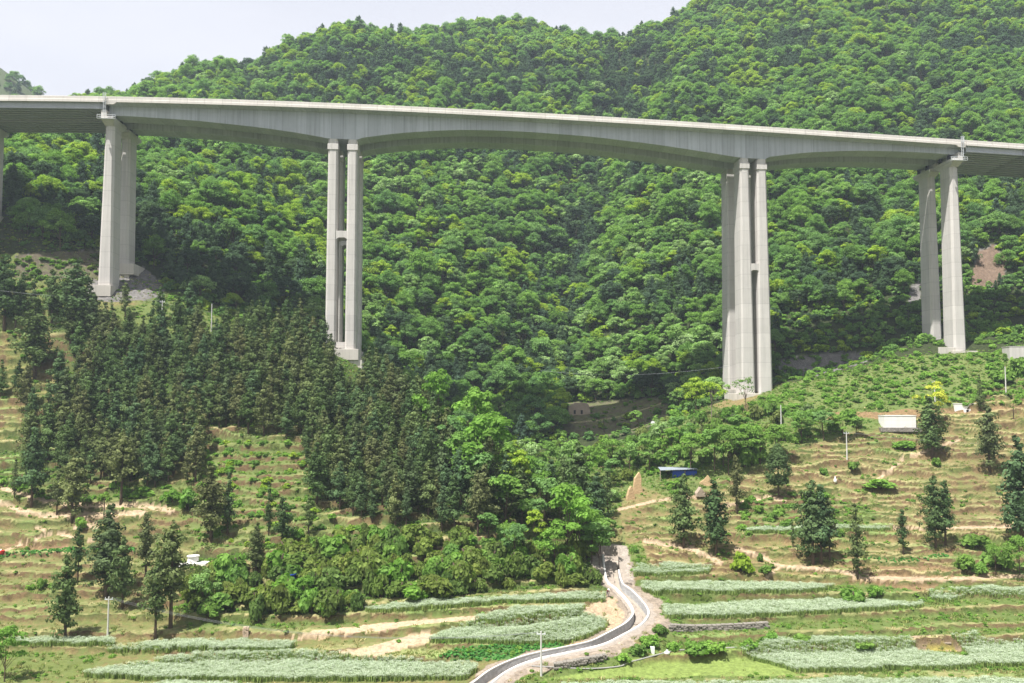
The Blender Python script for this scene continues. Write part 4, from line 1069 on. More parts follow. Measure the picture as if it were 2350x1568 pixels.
# ------------------------------------------------------------------ scattering (for what nobody could count)
PROTO = bpy.data.collections.new('prototypes')
def proto(name, me):
    o = bpy.data.objects.new(name, me); PROTO.objects.link(o); return o
def scatter(name, pts, scl, rot, idx, variants, kind='stuff', label=None, cat=None):
    n = len(pts)
    me = bpy.data.meshes.new(name); me.vertices.add(n); me.vertices.foreach_set('co', np.asarray(pts, np.float32).ravel())
    for nm, ty, val in (('scl', 'FLOAT', scl), ('rot', 'FLOAT', rot)):
        a = me.attributes.new(nm, ty, 'POINT'); a.data.foreach_set('value', np.asarray(val, np.float32))
    a = me.attributes.new('kindidx', 'INT', 'POINT'); a.data.foreach_set('value', np.asarray(idx, np.int32))
    o = link(name, me)
    g = bpy.data.node_groups.new(name, 'GeometryNodeTree')
    g.interface.new_socket('Geometry', in_out='INPUT', socket_type='NodeSocketGeometry'); g.interface.new_socket('Geometry', in_out='OUTPUT', socket_type='NodeSocketGeometry')
    gi = g.nodes.new('NodeGroupInput'); go = g.nodes.new('NodeGroupOutput'); j = g.nodes.new('GeometryNodeJoinGeometry')
    def attr(nm, ty):
        q = g.nodes.new('GeometryNodeInputNamedAttribute'); q.data_type = ty; q.inputs[0].default_value = nm; return q.outputs[0]
    s_ = attr('scl', 'FLOAT'); r_ = attr('rot', 'FLOAT'); k_ = attr('kindidx', 'INT')
    cx = g.nodes.new('ShaderNodeCombineXYZ'); g.links.new(r_, cx.inputs[2])
    for i, vo in enumerate(variants):
        c = g.nodes.new('FunctionNodeCompare'); c.data_type = 'INT'; c.operation = 'EQUAL'
        ins = [x for x in c.inputs if x.type == 'INT']; g.links.new(k_, ins[0]); ins[1].default_value = i
        ob = g.nodes.new('GeometryNodeObjectInfo'); ob.inputs['Object'].default_value = vo
        ip = g.nodes.new('GeometryNodeInstanceOnPoints')
        g.links.new(gi.outputs[0], ip.inputs['Points']); g.links.new(c.outputs[0], ip.inputs['Selection']); g.links.new(ob.outputs['Geometry'], ip.inputs['Instance'])
        g.links.new(cx.outputs[0], ip.inputs['Rotation']); g.links.new(s_, ip.inputs['Scale']); g.links.new(ip.outputs[0], j.inputs[0])
    g.links.new(j.outputs[0], go.inputs[0])
    md = o.modifiers.new('scatter', 'NODES'); md.node_group = g
    return tag(o, label, cat, None, kind)
def jgrid(x0, x1, y0, y1, sp, rs, jit=.9):
    gx, gy = np.meshgrid(np.arange(x0, x1, sp), np.arange(y0, y1, sp)); n = gx.size
    return gx.ravel() + rs.uniform(-.5, .5, n) * sp * jit, gy.ravel() + rs.uniform(-.5, .5, n) * sp * jit
def visible(x, y, ztop):
    """is the point seen over the terrain in front of it"""
    ok = np.ones(len(x), bool)
    for f in np.linspace(.36, .985, 40):
        ok &= ground(x * f, y * f) < CAMZ + (ztop - CAMZ) * f
    return ok
def near_bridge_foot(x, y):
    r = x / y; bad = np.zeros(len(x), bool)
    for s0, rad in ((S_L, 6.0), ((PL[0][0] + PL[1][1]) / 2, 7), ((PR[0][0] + PR[1][1]) / 2, 8.5), (S_R, 6.0), (S_L - 39.5, 5), (S_R + 30.5, 5)):
        for a in (6.2, 6.2 + 12.75):
            p = BW(s0, a, 0); bad |= (np.hypot(x - p[0], y - p[1]) < rad)
    return bad

# ------------------------------------------------------------------ trees: prototypes
rs0 = np.random.RandomState(77)
def mk_forest(nm, mat, seed, h, r, base, nl=20, nleaf=115, leaf=.35, flat=.82, shape=1.0):
    return tree_mesh(nm, np.random.RandomState(seed), h, r, base, int(nl * 1.7), nleaf, leaf, mat, flat=flat, shape=shape)
FM = {}
FM['oak'] = [mk_forest('broadleaf_tree', 'oak', 100 + i, h, r, b, nl) for i, (h, r, b, nl) in enumerate(((9, 4.2, 2.2, 24), (10.5, 4.0, 3, 24), (8, 4.6, 1.5, 26), (11.5, 4.4, 3.4, 28), (7, 3.6, 1.2, 20)))]
FM['lime'] = [mk_forest('yellow_green_tree', 'lime', 120 + i, h, r, b, nl, flat=.72) for i, (h, r, b, nl) in enumerate(((9, 4.4, 2.6, 24), (10, 3.8, 3, 22)))]
FM['pale'] = [mk_forest('pale_flowering_tree', 'pale', 130 + i, h, r, b, nl, flat=.72) for i, (h, r, b, nl) in enumerate(((9, 4.2, 2.2, 24), (10.5, 3.8, 2.6, 24)))]
def pine_mesh(i, h, r):
    rs = np.random.RandomState(140 + i); C, Nn, S, T, lean = cedar_crown(rs, h, r, h * .22, .55, .8, .5); V, F = quads(C, Nn, S, rs, .8)
    return npmesh('dark_pine', V, F, M['dkpine'], tint=np.repeat(T, 4))
FM['dkpine'] = [pine_mesh(0, 11, 2.6), pine_mesh(1, 13, 2.8), mk_forest('dark_tree', 'dkpine', 150, 9, 3.4, 2.2, 22)]
KINDS = ['oak', 'lime', 'pale', 'dkpine']
FLAT = [(k, m) for k in KINDS for m in FM[k]]
KIDX = {k: [i for i, (kk, m) in enumerate(FLAT) if kk == k] for k in KINDS}

# ------------------------------------------------------------------ the wooded slope behind
rs = np.random.RandomState(21)
fx, fy = jgrid(-560, 640, 247, 740, 4.55, rs)
keep = np.abs(fx / fy) < .80
fx, fy = fx[keep], fy[keep]
fz = ground(fx, fy)
fu, fv = proj(fx, fy, fz)
bl = 256 / (1 - BT * fx / fy)                        # near deck edge distance along this line
edge_back = np.interp(fu, [-600, 0, 160, 400, 560, 700, 800, 950, 1300, 1560, 1640, 1800, 1900, 2080, 2200, 2350, 2900], [-6, -6, -4, 18, 22, 24, 12, 8, 30, 14, 17, 30, 31, 34, 38, 42, 42])
keep = (fy > bl + edge_back) & ~((fu < 330) & (fy < 266) & (fv > 578)) & ~((fu > 215) & (fu < 400) & (fv > 600) & (fy < 270))
keep &= ~near_bridge_foot(fx, fy)
for p in ROCKS: keep &= ~(inpoly(fu, fv, p) & (fy < (345 if p[0][1] != 440 else 520)))
keep &= ~(inpoly(fu, fv, [(1290,1005),(1295,925),(1540,915),(1550,975),(1480,1005)]) & (fy < 325))
# behind the crest nothing is ever seen
keep &= (fy < 700)
crest = np.interp(fu, [-600,0,250,500,787,950,1250,1400,1550,1725,2900],[480,480,560,600,640,665,680,660,670,690,690])
keep &= fy < crest
# gaps follow a clump noise, small glades
keep &= rs.rand(len(fx)) < .93
fx, fy, fz, fu, fv = [a[keep] for a in (fx, fy, fz, fu, fv)]
n = len(fx)
cl = fbm(fx / 34, fy / 34, 201, 3); c2 = fbm(fx / 24, fy / 24, 211, 3); c3 = fbm(fx / 40, fy / 40, 221, 2)
kind = np.zeros(n, int)
pl = .10 + .5 * np.clip(c2 - .05, 0, 1) + .22 * sstep(430, 540, fy); kind[rs.rand(n) < pl] = 1  # extra light trees on the far slope imitate haze by colour
whit = sstep(1150, 1350, fu) * (1 - sstep(1650, 1720, fu)) * sstep(300, 380, fv) * .34 + .05 + .3 * np.clip(c3 - .1, 0, 1); kind[rs.rand(n) < whit] = 2
dk = .05 + 1.5 * np.clip(cl - .10, 0, .6) + .07 * sstep(420, 520, fy) * (fu < 1500)
dk = dk + .6 * np.exp(-((fu - 1540) / 90) ** 2 - ((fv - 690) / 60) ** 2) + .45 * np.exp(-((fv - 185 - .02 * (fu - 800)) / 45) ** 2) * (fu > 700) * (fu < 1650)
dk = np.where((fu < 700) & (fy < 300), np.maximum(dk, np.where(fu > 290, .8, .55)), dk)  # dark trees favoured under the left spans, painting the deck's shade deeper
dk = np.where((fu > 1000) & (fu < 1500) & (fv > 560) & (fv < 700) & False, .5, dk)
dk = dk + .55 * grid_lookup(RAV, fx, fy)  # dark trees favoured along ravines, their colour standing in for shade
kind[rs.rand(n) < np.clip(dk, 0, .85)] = 3
for (cu, cv, ru, rv, kk_) in ((710,565,38,34,1),(655,500,40,30,1),(845,735,28,48,2),(905,425,60,30,2),(1060,395,45,30,2),(965,190,26,26,1),(910,205,20,20,2),(1720,180,60,30,1),(1180,610,30,25,1),(620,430,60,40,1)):
    kind[(((fu - cu) / ru) ** 2 + ((fv - 20 - cv) / rv) ** 2 < 1) & (rs.rand(n) < .8)] = kk_
fi = np.array([rs.choice(KIDX[KINDS[k]]) for k in kind])
fs = rs.uniform(.55, 1.0, n) + .42 * rs.rand(n) ** 3 * np.interp(fy, [262, 300, 420, 650], [.70, .88, .95, 1.0]) * (1 + .22 * fbm(fx / 15, fy / 15, 231, 2))
shrubby = inpoly(fu, fv, [(1780,860),(1800,740),(2080,690),(2230,600),(2500,600),(2500,760),(2080,840)]) & (fy < 312)
fs = np.where(shrubby, fs * .42, fs)
fr = rs.uniform(0, 6.28, n)
meshh = np.array([max(v.co.z for v in m.vertices) for k, m in FLAT])
hts = meshh[fi] * fs
scale_rank = hts / fy
vis = visible(fx, fy, fz + hts * .8) & (fu > -20) & (fu < 2370) & (fv < 1100)
order = np.argsort(-np.where(vis, scale_rank, 0))
ind = order[:290]
REG = [(-50, 262, 'left of left joint pier'), (262, 790, 'between left joint and twin piers'), (790, 1240, 'just right of left twin pier'),
       (1240, 1660, 'left of right twin pier'), (1660, 2120, 'between right twin and joint piers'), (2120, 2500, 'right of right joint pier')]
DESC = {0: ('broadleaf_tree', 'mid green broadleaf tree in forest behind the bridge, %s', 'tree'), 1: ('broadleaf_tree', 'yellow green broadleaf tree in forest behind the bridge, %s', 'tree'),
        2: ('flowering_tree', 'pale flowering tree in forest behind the bridge, %s', 'tree'), 3: ('pine_tree', 'dark evergreen tree in forest behind the bridge, %s', 'tree')}
for i in ind:
    rg = next(r for r in REG if r[0] <= fu[i] < r[1] or r[1] == 2500)
    nm, lb, ct = DESC[int(kind[i])]
    if shrubby[i]: nm, lb, ct = 'shrub', 'low ' + lb.replace('tree', 'shrub'), 'shrub'
    o = link(nm, FLAT[fi[i]][1]); o.location = (fx[i], fy[i], fz[i] - .3); o.rotation_euler = (0, 0, fr[i]); o.scale = (fs[i] * rs.uniform(.9, 1.12), fs[i], fs[i])
    tag(o, lb % rg[2], ct, (lb % rg[2]).split(' tree')[0].split(' shrub')[0] + ' ones ' + rg[2])
mask = np.ones(n, bool); mask[ind] = False
FPROT = [proto('tree_form', m) for k, m in FLAT]
scatter('forest', np.stack([fx, fy, fz - .3], 1)[mask], fs[mask], fr[mask], fi[mask], FPROT, label='dense mixed forest covering the whole mountainside behind the bridge', cat='forest')
# understorey so that no bare soil shows between the stems
ux, uy = jgrid(-420, 460, 248, 560, 3.4, rs); kk = (np.abs(ux / uy) < .72); ux, uy = ux[kk], uy[kk]
uz = ground(ux, uy); uu, uv = proj(ux, uy, uz)
kk = (uy > 256 / (1 - BT * ux / uy) + np.interp(uu, [-600, 0, 400, 700, 950, 1300, 1560, 1700, 1900, 2200, 2900], [-6, -5, 12, 14, 4, 26, 8, 12, 18, 12, 12])) & ~((uu < 400) & (uy < 266) & (uv > 580)) & ~near_bridge_foot(ux, uy)
for p in ROCKS: kk &= ~(inpoly(uu, uv, p) & (uy < 345))
kk &= ~(inpoly(uu, uv, [(1290,1005),(1295,925),(1540,915),(1550,975),(1480,1005)]) & (uy < 325) & (rs.rand(len(ux)) < .9))
ux, uy, uz = ux[kk], uy[kk], uz[kk]
BU = [proto('bush_form', bush_mesh('undergrowth', 300 + i, 1.9, 2.6, m, .44, 12, 46)) for i, m in enumerate(('oak', 'oak', 'lime', 'oak'))]
scatter('undergrowth', np.stack([ux, uy, uz - .2], 1), np.where(uy < 262, .55, 1.0) * rs.uniform(.7, 1.55, len(ux)), rs.uniform(0, 6.28, len(ux)), rs.randint(0, 4, len(ux)), BU, label='shrubby undergrowth beneath the mountainside trees', cat='undergrowth')

# the separate hill at the far left, behind the deck
def far_hill():
    cx, cy, cz = -476.0, 775.0, 376.0
    n1, n2 = 60, 24; V = []; rr = np.random.RandomState(2)
    for j in range(n2 + 1):
        q = j / n2
        for i in range(n1):
            a = i / n1 * 2 * math.pi; rad = 215 * q * (1 + .12 * math.sin(3 * a + 1))
            V.append((cx + rad * math.cos(a), cy + rad * math.sin(a), cz - 6 - 230 * q ** 1.15))
    V = np.array(V); F = [(j * n1 + i, j * n1 + (i + 1) % n1, (j + 1) * n1 + (i + 1) % n1, (j + 1) * n1 + i) for j in range(n2) for i in range(n1)]
    tag(link('far_hill', npmesh('far_hill', V, np.array(F)[:, ::-1], simple('hill_soil', (.06, .08, .03)), smooth=True)), kind='structure')
    m = 900; q = np.sqrt(rr.rand(m)) * .95; a = rr.uniform(0, 2 * math.pi, m); rad = 215 * q * (1 + .12 * np.sin(3 * a + 1))
    P = np.stack([cx + rad * np.cos(a), cy + rad * np.sin(a), cz - 7 - 230 * q ** 1.15], 1)
    k = np.where(rr.rand(m) < .25, 9, rr.randint(0, 5, m)); k = np.minimum(k, len(FLAT) - 1)
    scatter('far_forest', P, rr.uniform(.85, 1.3, m), rr.uniform(0, 6.28, m), k, FPROT, label='hazy wooded hilltop rising above the deck at the far left', cat='forest')
far_hill()

# ------------------------------------------------------------------ cedars
CED = [cedar_parts('cedar', 400 + i, 12.0, r, b, 'cedar', .40, d, rg) for i, (r, b, d, rg) in enumerate(((1.8, 2.9, 1.05, .35), (2.05, 2.4, 1.1, .4), (1.65, 3.3, 1.0, .3), (2.35, 2.5, 1.15, .42), (1.45, 2.2, .95, .4), (2.0, 4.2, 1.05, .35)))]
def cedar(x, y, h, var, label, group=None, wid=1.0, name='conifer_tree', cat='conifer'):
    z = float(ground(x, y)); o = thing(name, label, cat, (x, y, z - .15), rs.uniform(0, 6.28), group)
    s = h / 12.0; o.scale = (s * wid, s * wid, s)
    t, c = CED[var % len(CED)]
    link('trunk', t, o); link('crown', c, o); return o
LONE = [
 # base u, base v, top v, width factor, variant, label
 (150,1470,1280,1.0,1,'slender dark conifer standing on the pale crop strip at the lower left'),
 (178,1338,1212,.8,2,'thin conifer with long bare trunk, left of the broad blackish one'),
 (243,1370,1172,1.15,3,'broad blackish conifer with bare lower trunk amid the left terraces'),
 (281,1398,1240,.95,1,'grey green conifer close against the broad blackish conifer on its right'),
 (335,1326,1182,1.0,0,'bushy conifer on the terraces left of the white cistern'),
 (356,1469,1292,1.0,5,'conifer on a tall thin bare trunk above the pale strip, left of the orchard'),
 (391,1442,1204,1.05,5,'tallest conifer in front of the white cistern, trunk bare and straight'),
 (484,1240,1084,1.25,3,'thick brownish conifer at the left edge of the green clearing'),
 (522,1225,1092,.9,4,'ragged brown tipped conifer directly right of the thick one by the clearing'),
 (617,1230,1110,.7,4,'thin ragged conifer in the middle of the green clearing'),
 (648,1256,1142,1.15,0,'short dense cone shaped conifer at the foot of the green clearing'),
 (588,1314,1206,1.15,3,'dark conifer with twin trunks above the loquat bushes'),
 (708,1228,1145,1.0,2,'small conifer at the right margin of the green clearing'),
 (165,1196,1038,1.1,1,'tall conifer with straight trunk beside the tan path on the left'),
 (72,1166,985,1.0,0,'tall conifer on the left path, foremost of the left edge group'),
 (277,1156,990,1.05,5,'conifer with pale bare trunk above the bright undergrowth on the left'),
 (33,1142,1058,.9,4,'small dark conifer nearest the left edge above the path'),
 (130,1182,1090,1.0,2,'short conifer just left of the tall trunked one by the left path'),
 (80,866,694,1.25,3,'large dark conifer alone on the upper left terraces'),
 (60,954,842,1.0,1,'conifer below the large one on the upper left terraces'),
 (135,943,812,1.05,0,'conifer beside the pale weedy patch on the upper left terraces'),
 (35,756,668,1.0,2,'conifer at the upper left edge below the bridge shadow'),
 (168,762,600,1.35,3,'tallest bushy conifer just left of the left joint pier'),
 (118,742,618,1.0,1,'conifer second to the left of the left joint pier'),
 (10,760,585,1.2,0,'dark conifer cut by the left picture edge below the deck'),
 (256,752,690,.9,4,'small conifer in front of the pale footing of the left joint pier'),
 (287,735,648,.95,2,'conifer immediately right of the left joint pier footing'),
 (366,742,658,.9,1,'conifer standing behind the short white pole'),
 (435,754,648,1.05,0,'shapely conifer alone on the grassy bench, left of the tall white pole'),
 (578,762,692,1.15,3,'pointed conifer on the crest right of the tall white pole'),
 (545,770,704,.95,4,'brownish conifer on the crest between white pole and pointed conifer'),
 (1569,1258,1092,1.05,1,'ragged conifer with gaps, leftmost of the trees on the right terraces'),
 (1644,1270,1113,1.15,3,'dense grey green conifer, second from left on the right terraces'),
 (1691,1180,1048,.85,0,'narrow dark conifer casting a shadow left of the round crowned tree'),
 (1866,1296,1108,1.1,1,'left stem of the big triple conifer clump on the right terraces'),
 (1884,1292,1118,1.1,0,'middle stem of the big triple conifer clump on the right terraces'),
 (1904,1286,1150,1.0,2,'right stem of the big triple conifer clump on the right terraces'),
 (1968,1330,1170,.95,4,'slim conifer with bare foot above the reddish bank'),
 (2073,1274,1172,.95,2,'grey slim conifer at the right end of the narrow pale strip'),
 (2148,1258,1096,.95,1,'left one of the twin conifers on the right terraces'),
 (2170,1250,1106,1.0,0,'right one of the twin conifers on the right terraces'),
 (2347,1256,1018,1.1,3,'tall conifer cut by the right picture edge'),
 (2140,1050,918,1.35,3,'broad conifer in front of the yellow tree beside the white tank'),
 (2272,1078,932,1.15,1,'tall conifer on the upper right terraces below the long white tank'),
 (2250,946,862,.8,4,'dark narrow conifer at the right end of the long white tank'),
 (1612,1046,962,.75,4,'narrow conifer spire rising from the bamboo below the right twin pier'),
 (1820,1256,1196,.7,4,'small rusty conifer sapling left of the triple clump'),
 (1330,1205,1020,1.15,1,'dusky conifer on the gully rim left of the ochre ruin'),
 (1395,1190,1082,.9,2,'dark conifer with a thin trunk immediately left of the ochre ruin'),
]
lone_xy = []
for (u, v, t, wd, var, lab) in LONE:
    p = gpx(u, v); h = (v - t) / FPX * p[1] * 1.02
    cedar(p[0], p[1], h, var, lab, None, wd * (1.0 if h > 8 else 1.15)); lone_xy.append(p[:2])
lone_xy = np.array(lone_xy)
GROVE = [(0,1075),(0,860),(130,960),(165,820),(240,770),(330,772),(450,790),(560,785),(690,790),(800,850),(960,955),(1060,1050),(1150,1130),(1300,1180),(1385,1238),(1250,1240),(1010,1232),(860,1205),(730,1165),(700,1085),(690,1012),(560,1002),(470,1004),(455,1110),(290,1130),(170,1128),(60,1095)]
gx_, gy_ = jgrid(-160, 60, 170, 262, 3.3, rs, .8)
gz_ = ground(gx_, gy_); gu, gv = proj(gx_, gy_, gz_)
k = (inpoly(gu, gv, GROVE) | inpoly(gu, gv, [(-20,690),(205,692),(222,730),(215,800),(150,800),(120,760),(-20,745)])) & ~near_bridge_foot(gx_, gy_)
k &= (np.min(np.hypot(gx_[:, None] - lone_xy[None, :, 0], gy_[:, None] - lone_xy[None, :, 1]), 1) > 2.0)
k &= ~((gu > 768) & (gu < 846) & (gv < 930)); k &= ~((gu > 1030) & (rs.rand(len(gu)) < .42)) & ~((gu < 160) & (rs.rand(len(gu)) < .35))
gx_, gy_, gu, gv = gx_[k], gy_[k], gu[k], gv[k]
print('grove cedars', len(gx_))
if len(gx_) > 246:                       # the nearest ones as things of their own, the rest as one mass
    od = np.argsort(gy_ + 4 * rs.rand(len(gy_))); back = od[246:]; sel = od[:246]
    def joined(t, c):
        def arr(me):
            V_ = np.empty(len(me.vertices) * 3, np.float32); me.vertices.foreach_get('co', V_); return V_.reshape(-1, 3), [tuple(p.vertices) for p in me.polygons if len(p.vertices) == 4]
        a, fa = arr(c); b, fb = arr(t); ti = np.empty(len(a), np.float32); c.attributes['tint'].data.foreach_get('value', ti)
        return npmesh('conifer', np.vstack([a, b]), np.vstack([np.array(fa), np.array(fb) + len(a)]), [M['cedar'], M['bark']], fmat=np.r_[np.zeros(len(fa)), np.ones(len(fb))], tint=np.r_[ti, np.full(len(b), .5)])
    CPROT = [proto('conifer_form', joined(t, c)) for t, c in CED]
    scatter('conifer_grove', np.stack([gx_[back], gy_[back], ground(gx_[back], gy_[back]) - .15], 1), rs.uniform(.66, 1.18, len(back)), rs.uniform(0, 6.28, len(back)), rs.randint(0, 6, len(back)), CPROT, label='farther rows of the dark conifer grove below the bridge', cat='conifers')
    gx_, gy_, gu, gv = gx_[sel], gy_[sel], gu[sel], gv[sel]
for x, y, u, v in zip(gx_, gy_, gu, gv):
    row = 'upper' if v < 900 else ('middle' if v < 1010 else 'lower')
    sec = 'left end' if u < 300 else ('middle' if u < 700 else ('right part' if u < 1010 else 'gully end'))
    lb = 'dark conifer packed in the grove below the left twin pier, %s rows, %s' % (row, sec)
    cedar(x, y, rs.uniform(8.0, 14.5), rs.randint(0, 6), lb, 'grove conifers of the %s rows, %s' % (row, sec), rs.uniform(.9, 1.2))

# ------------------------------------------------------------------ lone broadleaf trees and bushes with labels of their own
def treep(nm, mat, seed, h, r, base, nl=22, nleaf=85, leaf=.42, trunk='bark', flat=.6, tr=.16, shape=1.0):
    return tree_mesh(nm, np.random.RandomState(seed), h, r, base, nl, nleaf, leaf, mat, trunk, tr, flat, True, shape)
def egg_parts():
    r_ = np.random.RandomState(507); C = []; Nn = []; S = []; T = []
    for i in range(150):
        t = r_.rand() ** .9; z = 2.3 + 7.6 * t; rad = 2.9 * (math.sin(math.pi * min(1, (t * .93 + .07)) ** .72)) ** .75; a = r_.uniform(0, 6.28); q = rad * r_.uniform(.45, .9)
        c = np.array([q * math.cos(a), q * math.sin(a), z]); lr = r_.uniform(.45, .75); m = 38; u = unit(r_, m)
        C.append(c + u * lr * r_.uniform(.6, 1.05, size=(m, 1))); Nn.append(u * .7 + np.array([math.cos(a), math.sin(a), .5]) * .6 + r_.normal(size=(m, 3)) * .3); S.append(.34 * r_.uniform(.6, 1.3, m)); T.append(np.clip(r_.normal(.5, .15, m) + r_.normal(0, .12), 0, 1))
    V, F = quads(np.vstack(C), np.vstack(Nn), np.concatenate(S), r_, .9)
    mb = MB(); mb.tube([(0, 0, -.6), (.05, 0, 2.4), (0, 0, 8)], [.19, .15, .04], 7)
    return mb.mesh('egg_tree_trunk', M['bark'], True), npmesh('egg_tree_crown', V, F, M['cedar'], tint=np.repeat(np.concatenate(T), 4))
BR = {'bright': treep('bright_tree', 'bright', 501, 10, 3.6, 2.0), 'oak': treep('green_tree', 'oak', 502, 10, 3.6, 2.2), 'lime': treep('lime_tree', 'lime', 503, 10, 3.0, 2.6),
      'yellow': treep('yellow_tree', 'yellow', 504, 10, 3.4, 3.4, 18, 45), 'sparse': treep('sparse_tree', 'lime', 505, 10, 4.2, 3.6, 22, 26, .36, 'barkpale'),
      'airy': treep('airy_tree', 'shrub', 506, 10, 3.8, 3.0, 18, 34, .36, 'bark'), 'egg': egg_parts(),
      'shrubt': treep('shrub_tree', 'shrub', 508, 10, 3.8, 1.6), 'oakb': treep('green_tree', 'oak', 509, 10, 3.2, 1.4), 'palet': treep('pale_tree', 'pale', 510, 10, 3.8, 2.0)}
def tree(u, v, top, var, label, wid=1.0, name='broadleaf_tree', group=None):
    p = gpx(u, v); h = (v - top) / FPX * p[1]; o = thing(name, label, 'tree', (p[0], p[1], p[2] - .1), rs.uniform(0, 6.28), group); s = h / 10
    o.scale = (s * wid, s * wid, s); t, c = BR[var]; link('trunk', t, o); link('crown', c, o); return o
tree(1787,1140,1024,'egg','egg shaped dark tree with a thin trunk alone on the right terraces',1.0)
tree(2155,995,884,'yellow','thin yellow leaved tree behind the broad conifer by the white tank',.85)
tree(1598,962,862,'lime','bright yellow green tree at the left foot of the right twin pier',.85)
tree(1633,968,866,'sparse','sparse olive tree with visible pale limbs before the right twin pier',.9)
tree(1712,945,866,'airy','airy small tree in front of the footing of the right twin pier',.9)
for i_, (u, v, t, k, w) in enumerate(((1120,1095,985,'oak',.9),(1165,1110,1010,'shrubt',1.0),(1215,1100,1005,'palet',1.0),(1262,1095,1010,'oakb',1.0),(1310,1085,1000,'palet',1.1),(1352,1105,1015,'shrubt',1.0),(1240,1145,1050,'oakb',1.0),(1290,1160,1060,'oak',1.0),(1345,1150,1060,'bright',.9),(1405,1075,1000,'shrubt',1.1),(1445,1080,1005,'palet',1.0),(1490,1085,1010,'oak',1.0),(1540,1060,985,'bright',.9),(1400,1120,1050,'oakb',1.0),(1360,1215,1130,'oak',1.0),(1330,1240,1160,'oakb',1.1),(1375,1300,1225,'oak',1.1))):
    nm_ = {'oak': 'mid green', 'oakb': 'dense mid green', 'shrubt': 'bushy', 'palet': 'pale tipped', 'bright': 'fresh green'}[k]
    tree(u, v, t, k, '%s tree filling the gully between grove and ochre ruin' % nm_, w, group='%s gully trees' % nm_)
for u, v, t, k, w in ((1060,1135,1000,'bright',.9),(1092,1185,1050,'oak',1.0),(1160,1218,1085,'oakb',1.0),(1212,1165,1050,'bright',.95),(1250,1228,1105,'oak',1.0),(1322,1262,1150,'bright',1.0),(1358,1292,1195,'oakb',1.1),(1275,1305,1215,'bright',1.1),(1042,1085,960,'oak',.9),(1182,1292,1210,'oak',1.1),(1225,1265,1170,'lime',.9),(1120,1255,1175,'oakb',1.0)):
    nm_ = {'oak': 'mid green', 'oakb': 'dense mid green', 'lime': 'yellowish', 'bright': 'fresh green'}[k]
    tree(u, v, t, k, '%s tree among the conifers at the gully end of the grove' % nm_, w, group='%s grove end trees' % nm_)
for u, v, t, k, w in ((1585,1085,985,'shrubt',1.1),(1640,1085,990,'oak',1.0),(1672,1092,995,'airy',1.0),(1660,1070,965,'shrubt',1.0),(1715,1062,965,'shrubt',1.1),(1745,1066,985,'airy',1.2),(1780,1050,965,'shrubt',1.0),(1690,1030,950,'oakb',1.1),(1840,1015,945,'oak',1.2),(1890,1012,940,'oakb',1.3),(1935,1010,945,'shrubt',1.2),(1965,1005,955,'oakb',1.1),(1560,1045,960,'oak',1.0),(1520,1030,960,'palet',1.0)):
    nm_ = {'oak': 'mid green', 'oakb': 'dense mid green', 'shrubt': 'bushy', 'palet': 'pale tipped', 'airy': 'thin airy'}[k]
    tree(u, v, t, k, '%s tree in the thicket between blue shed and right twin pier' % nm_, w, group='%s thicket trees' % nm_)
tree(10,1566,1448,'bright','bright green tree cut by the lower left corner',.85)
tree(1000,1035,858,'bright','tall bright green tree at the upper rim of the cedar grove',.62)
tree(1100,1090,900,'bright','bluish green tree left of the gully behind the cedar grove',.72)
tree(1130,1160,960,'bright','big lush green tree standing out in the dark grove',.95)
tree(1195,1180,1030,'lime','yellowish green tree right of the big lush tree in the grove',.85)
tree(1300,1290,1120,'bright','large light green tree at the gully end of the cedar grove',.9)
tree(1378,1270,1190,'oakb','green tree leaning over the head of the channel',1.2)
tree(700,1388,1328,'bright','white tipped bright tree beside the small blue hut',1.3)
tree(466,1400,1306,'palet','pale leaved tree below the white cistern',.9)
tree(1465,985,940,'oakb','small sunlit tree alone in the shaded gully',1.1)
tree(2340,1320,1222,'shrubt','loose green tree in the thicket at the right edge',.8)
tree(2285,1322,1250,'airy','thin young tree in the thicket left of the right edge',.9)

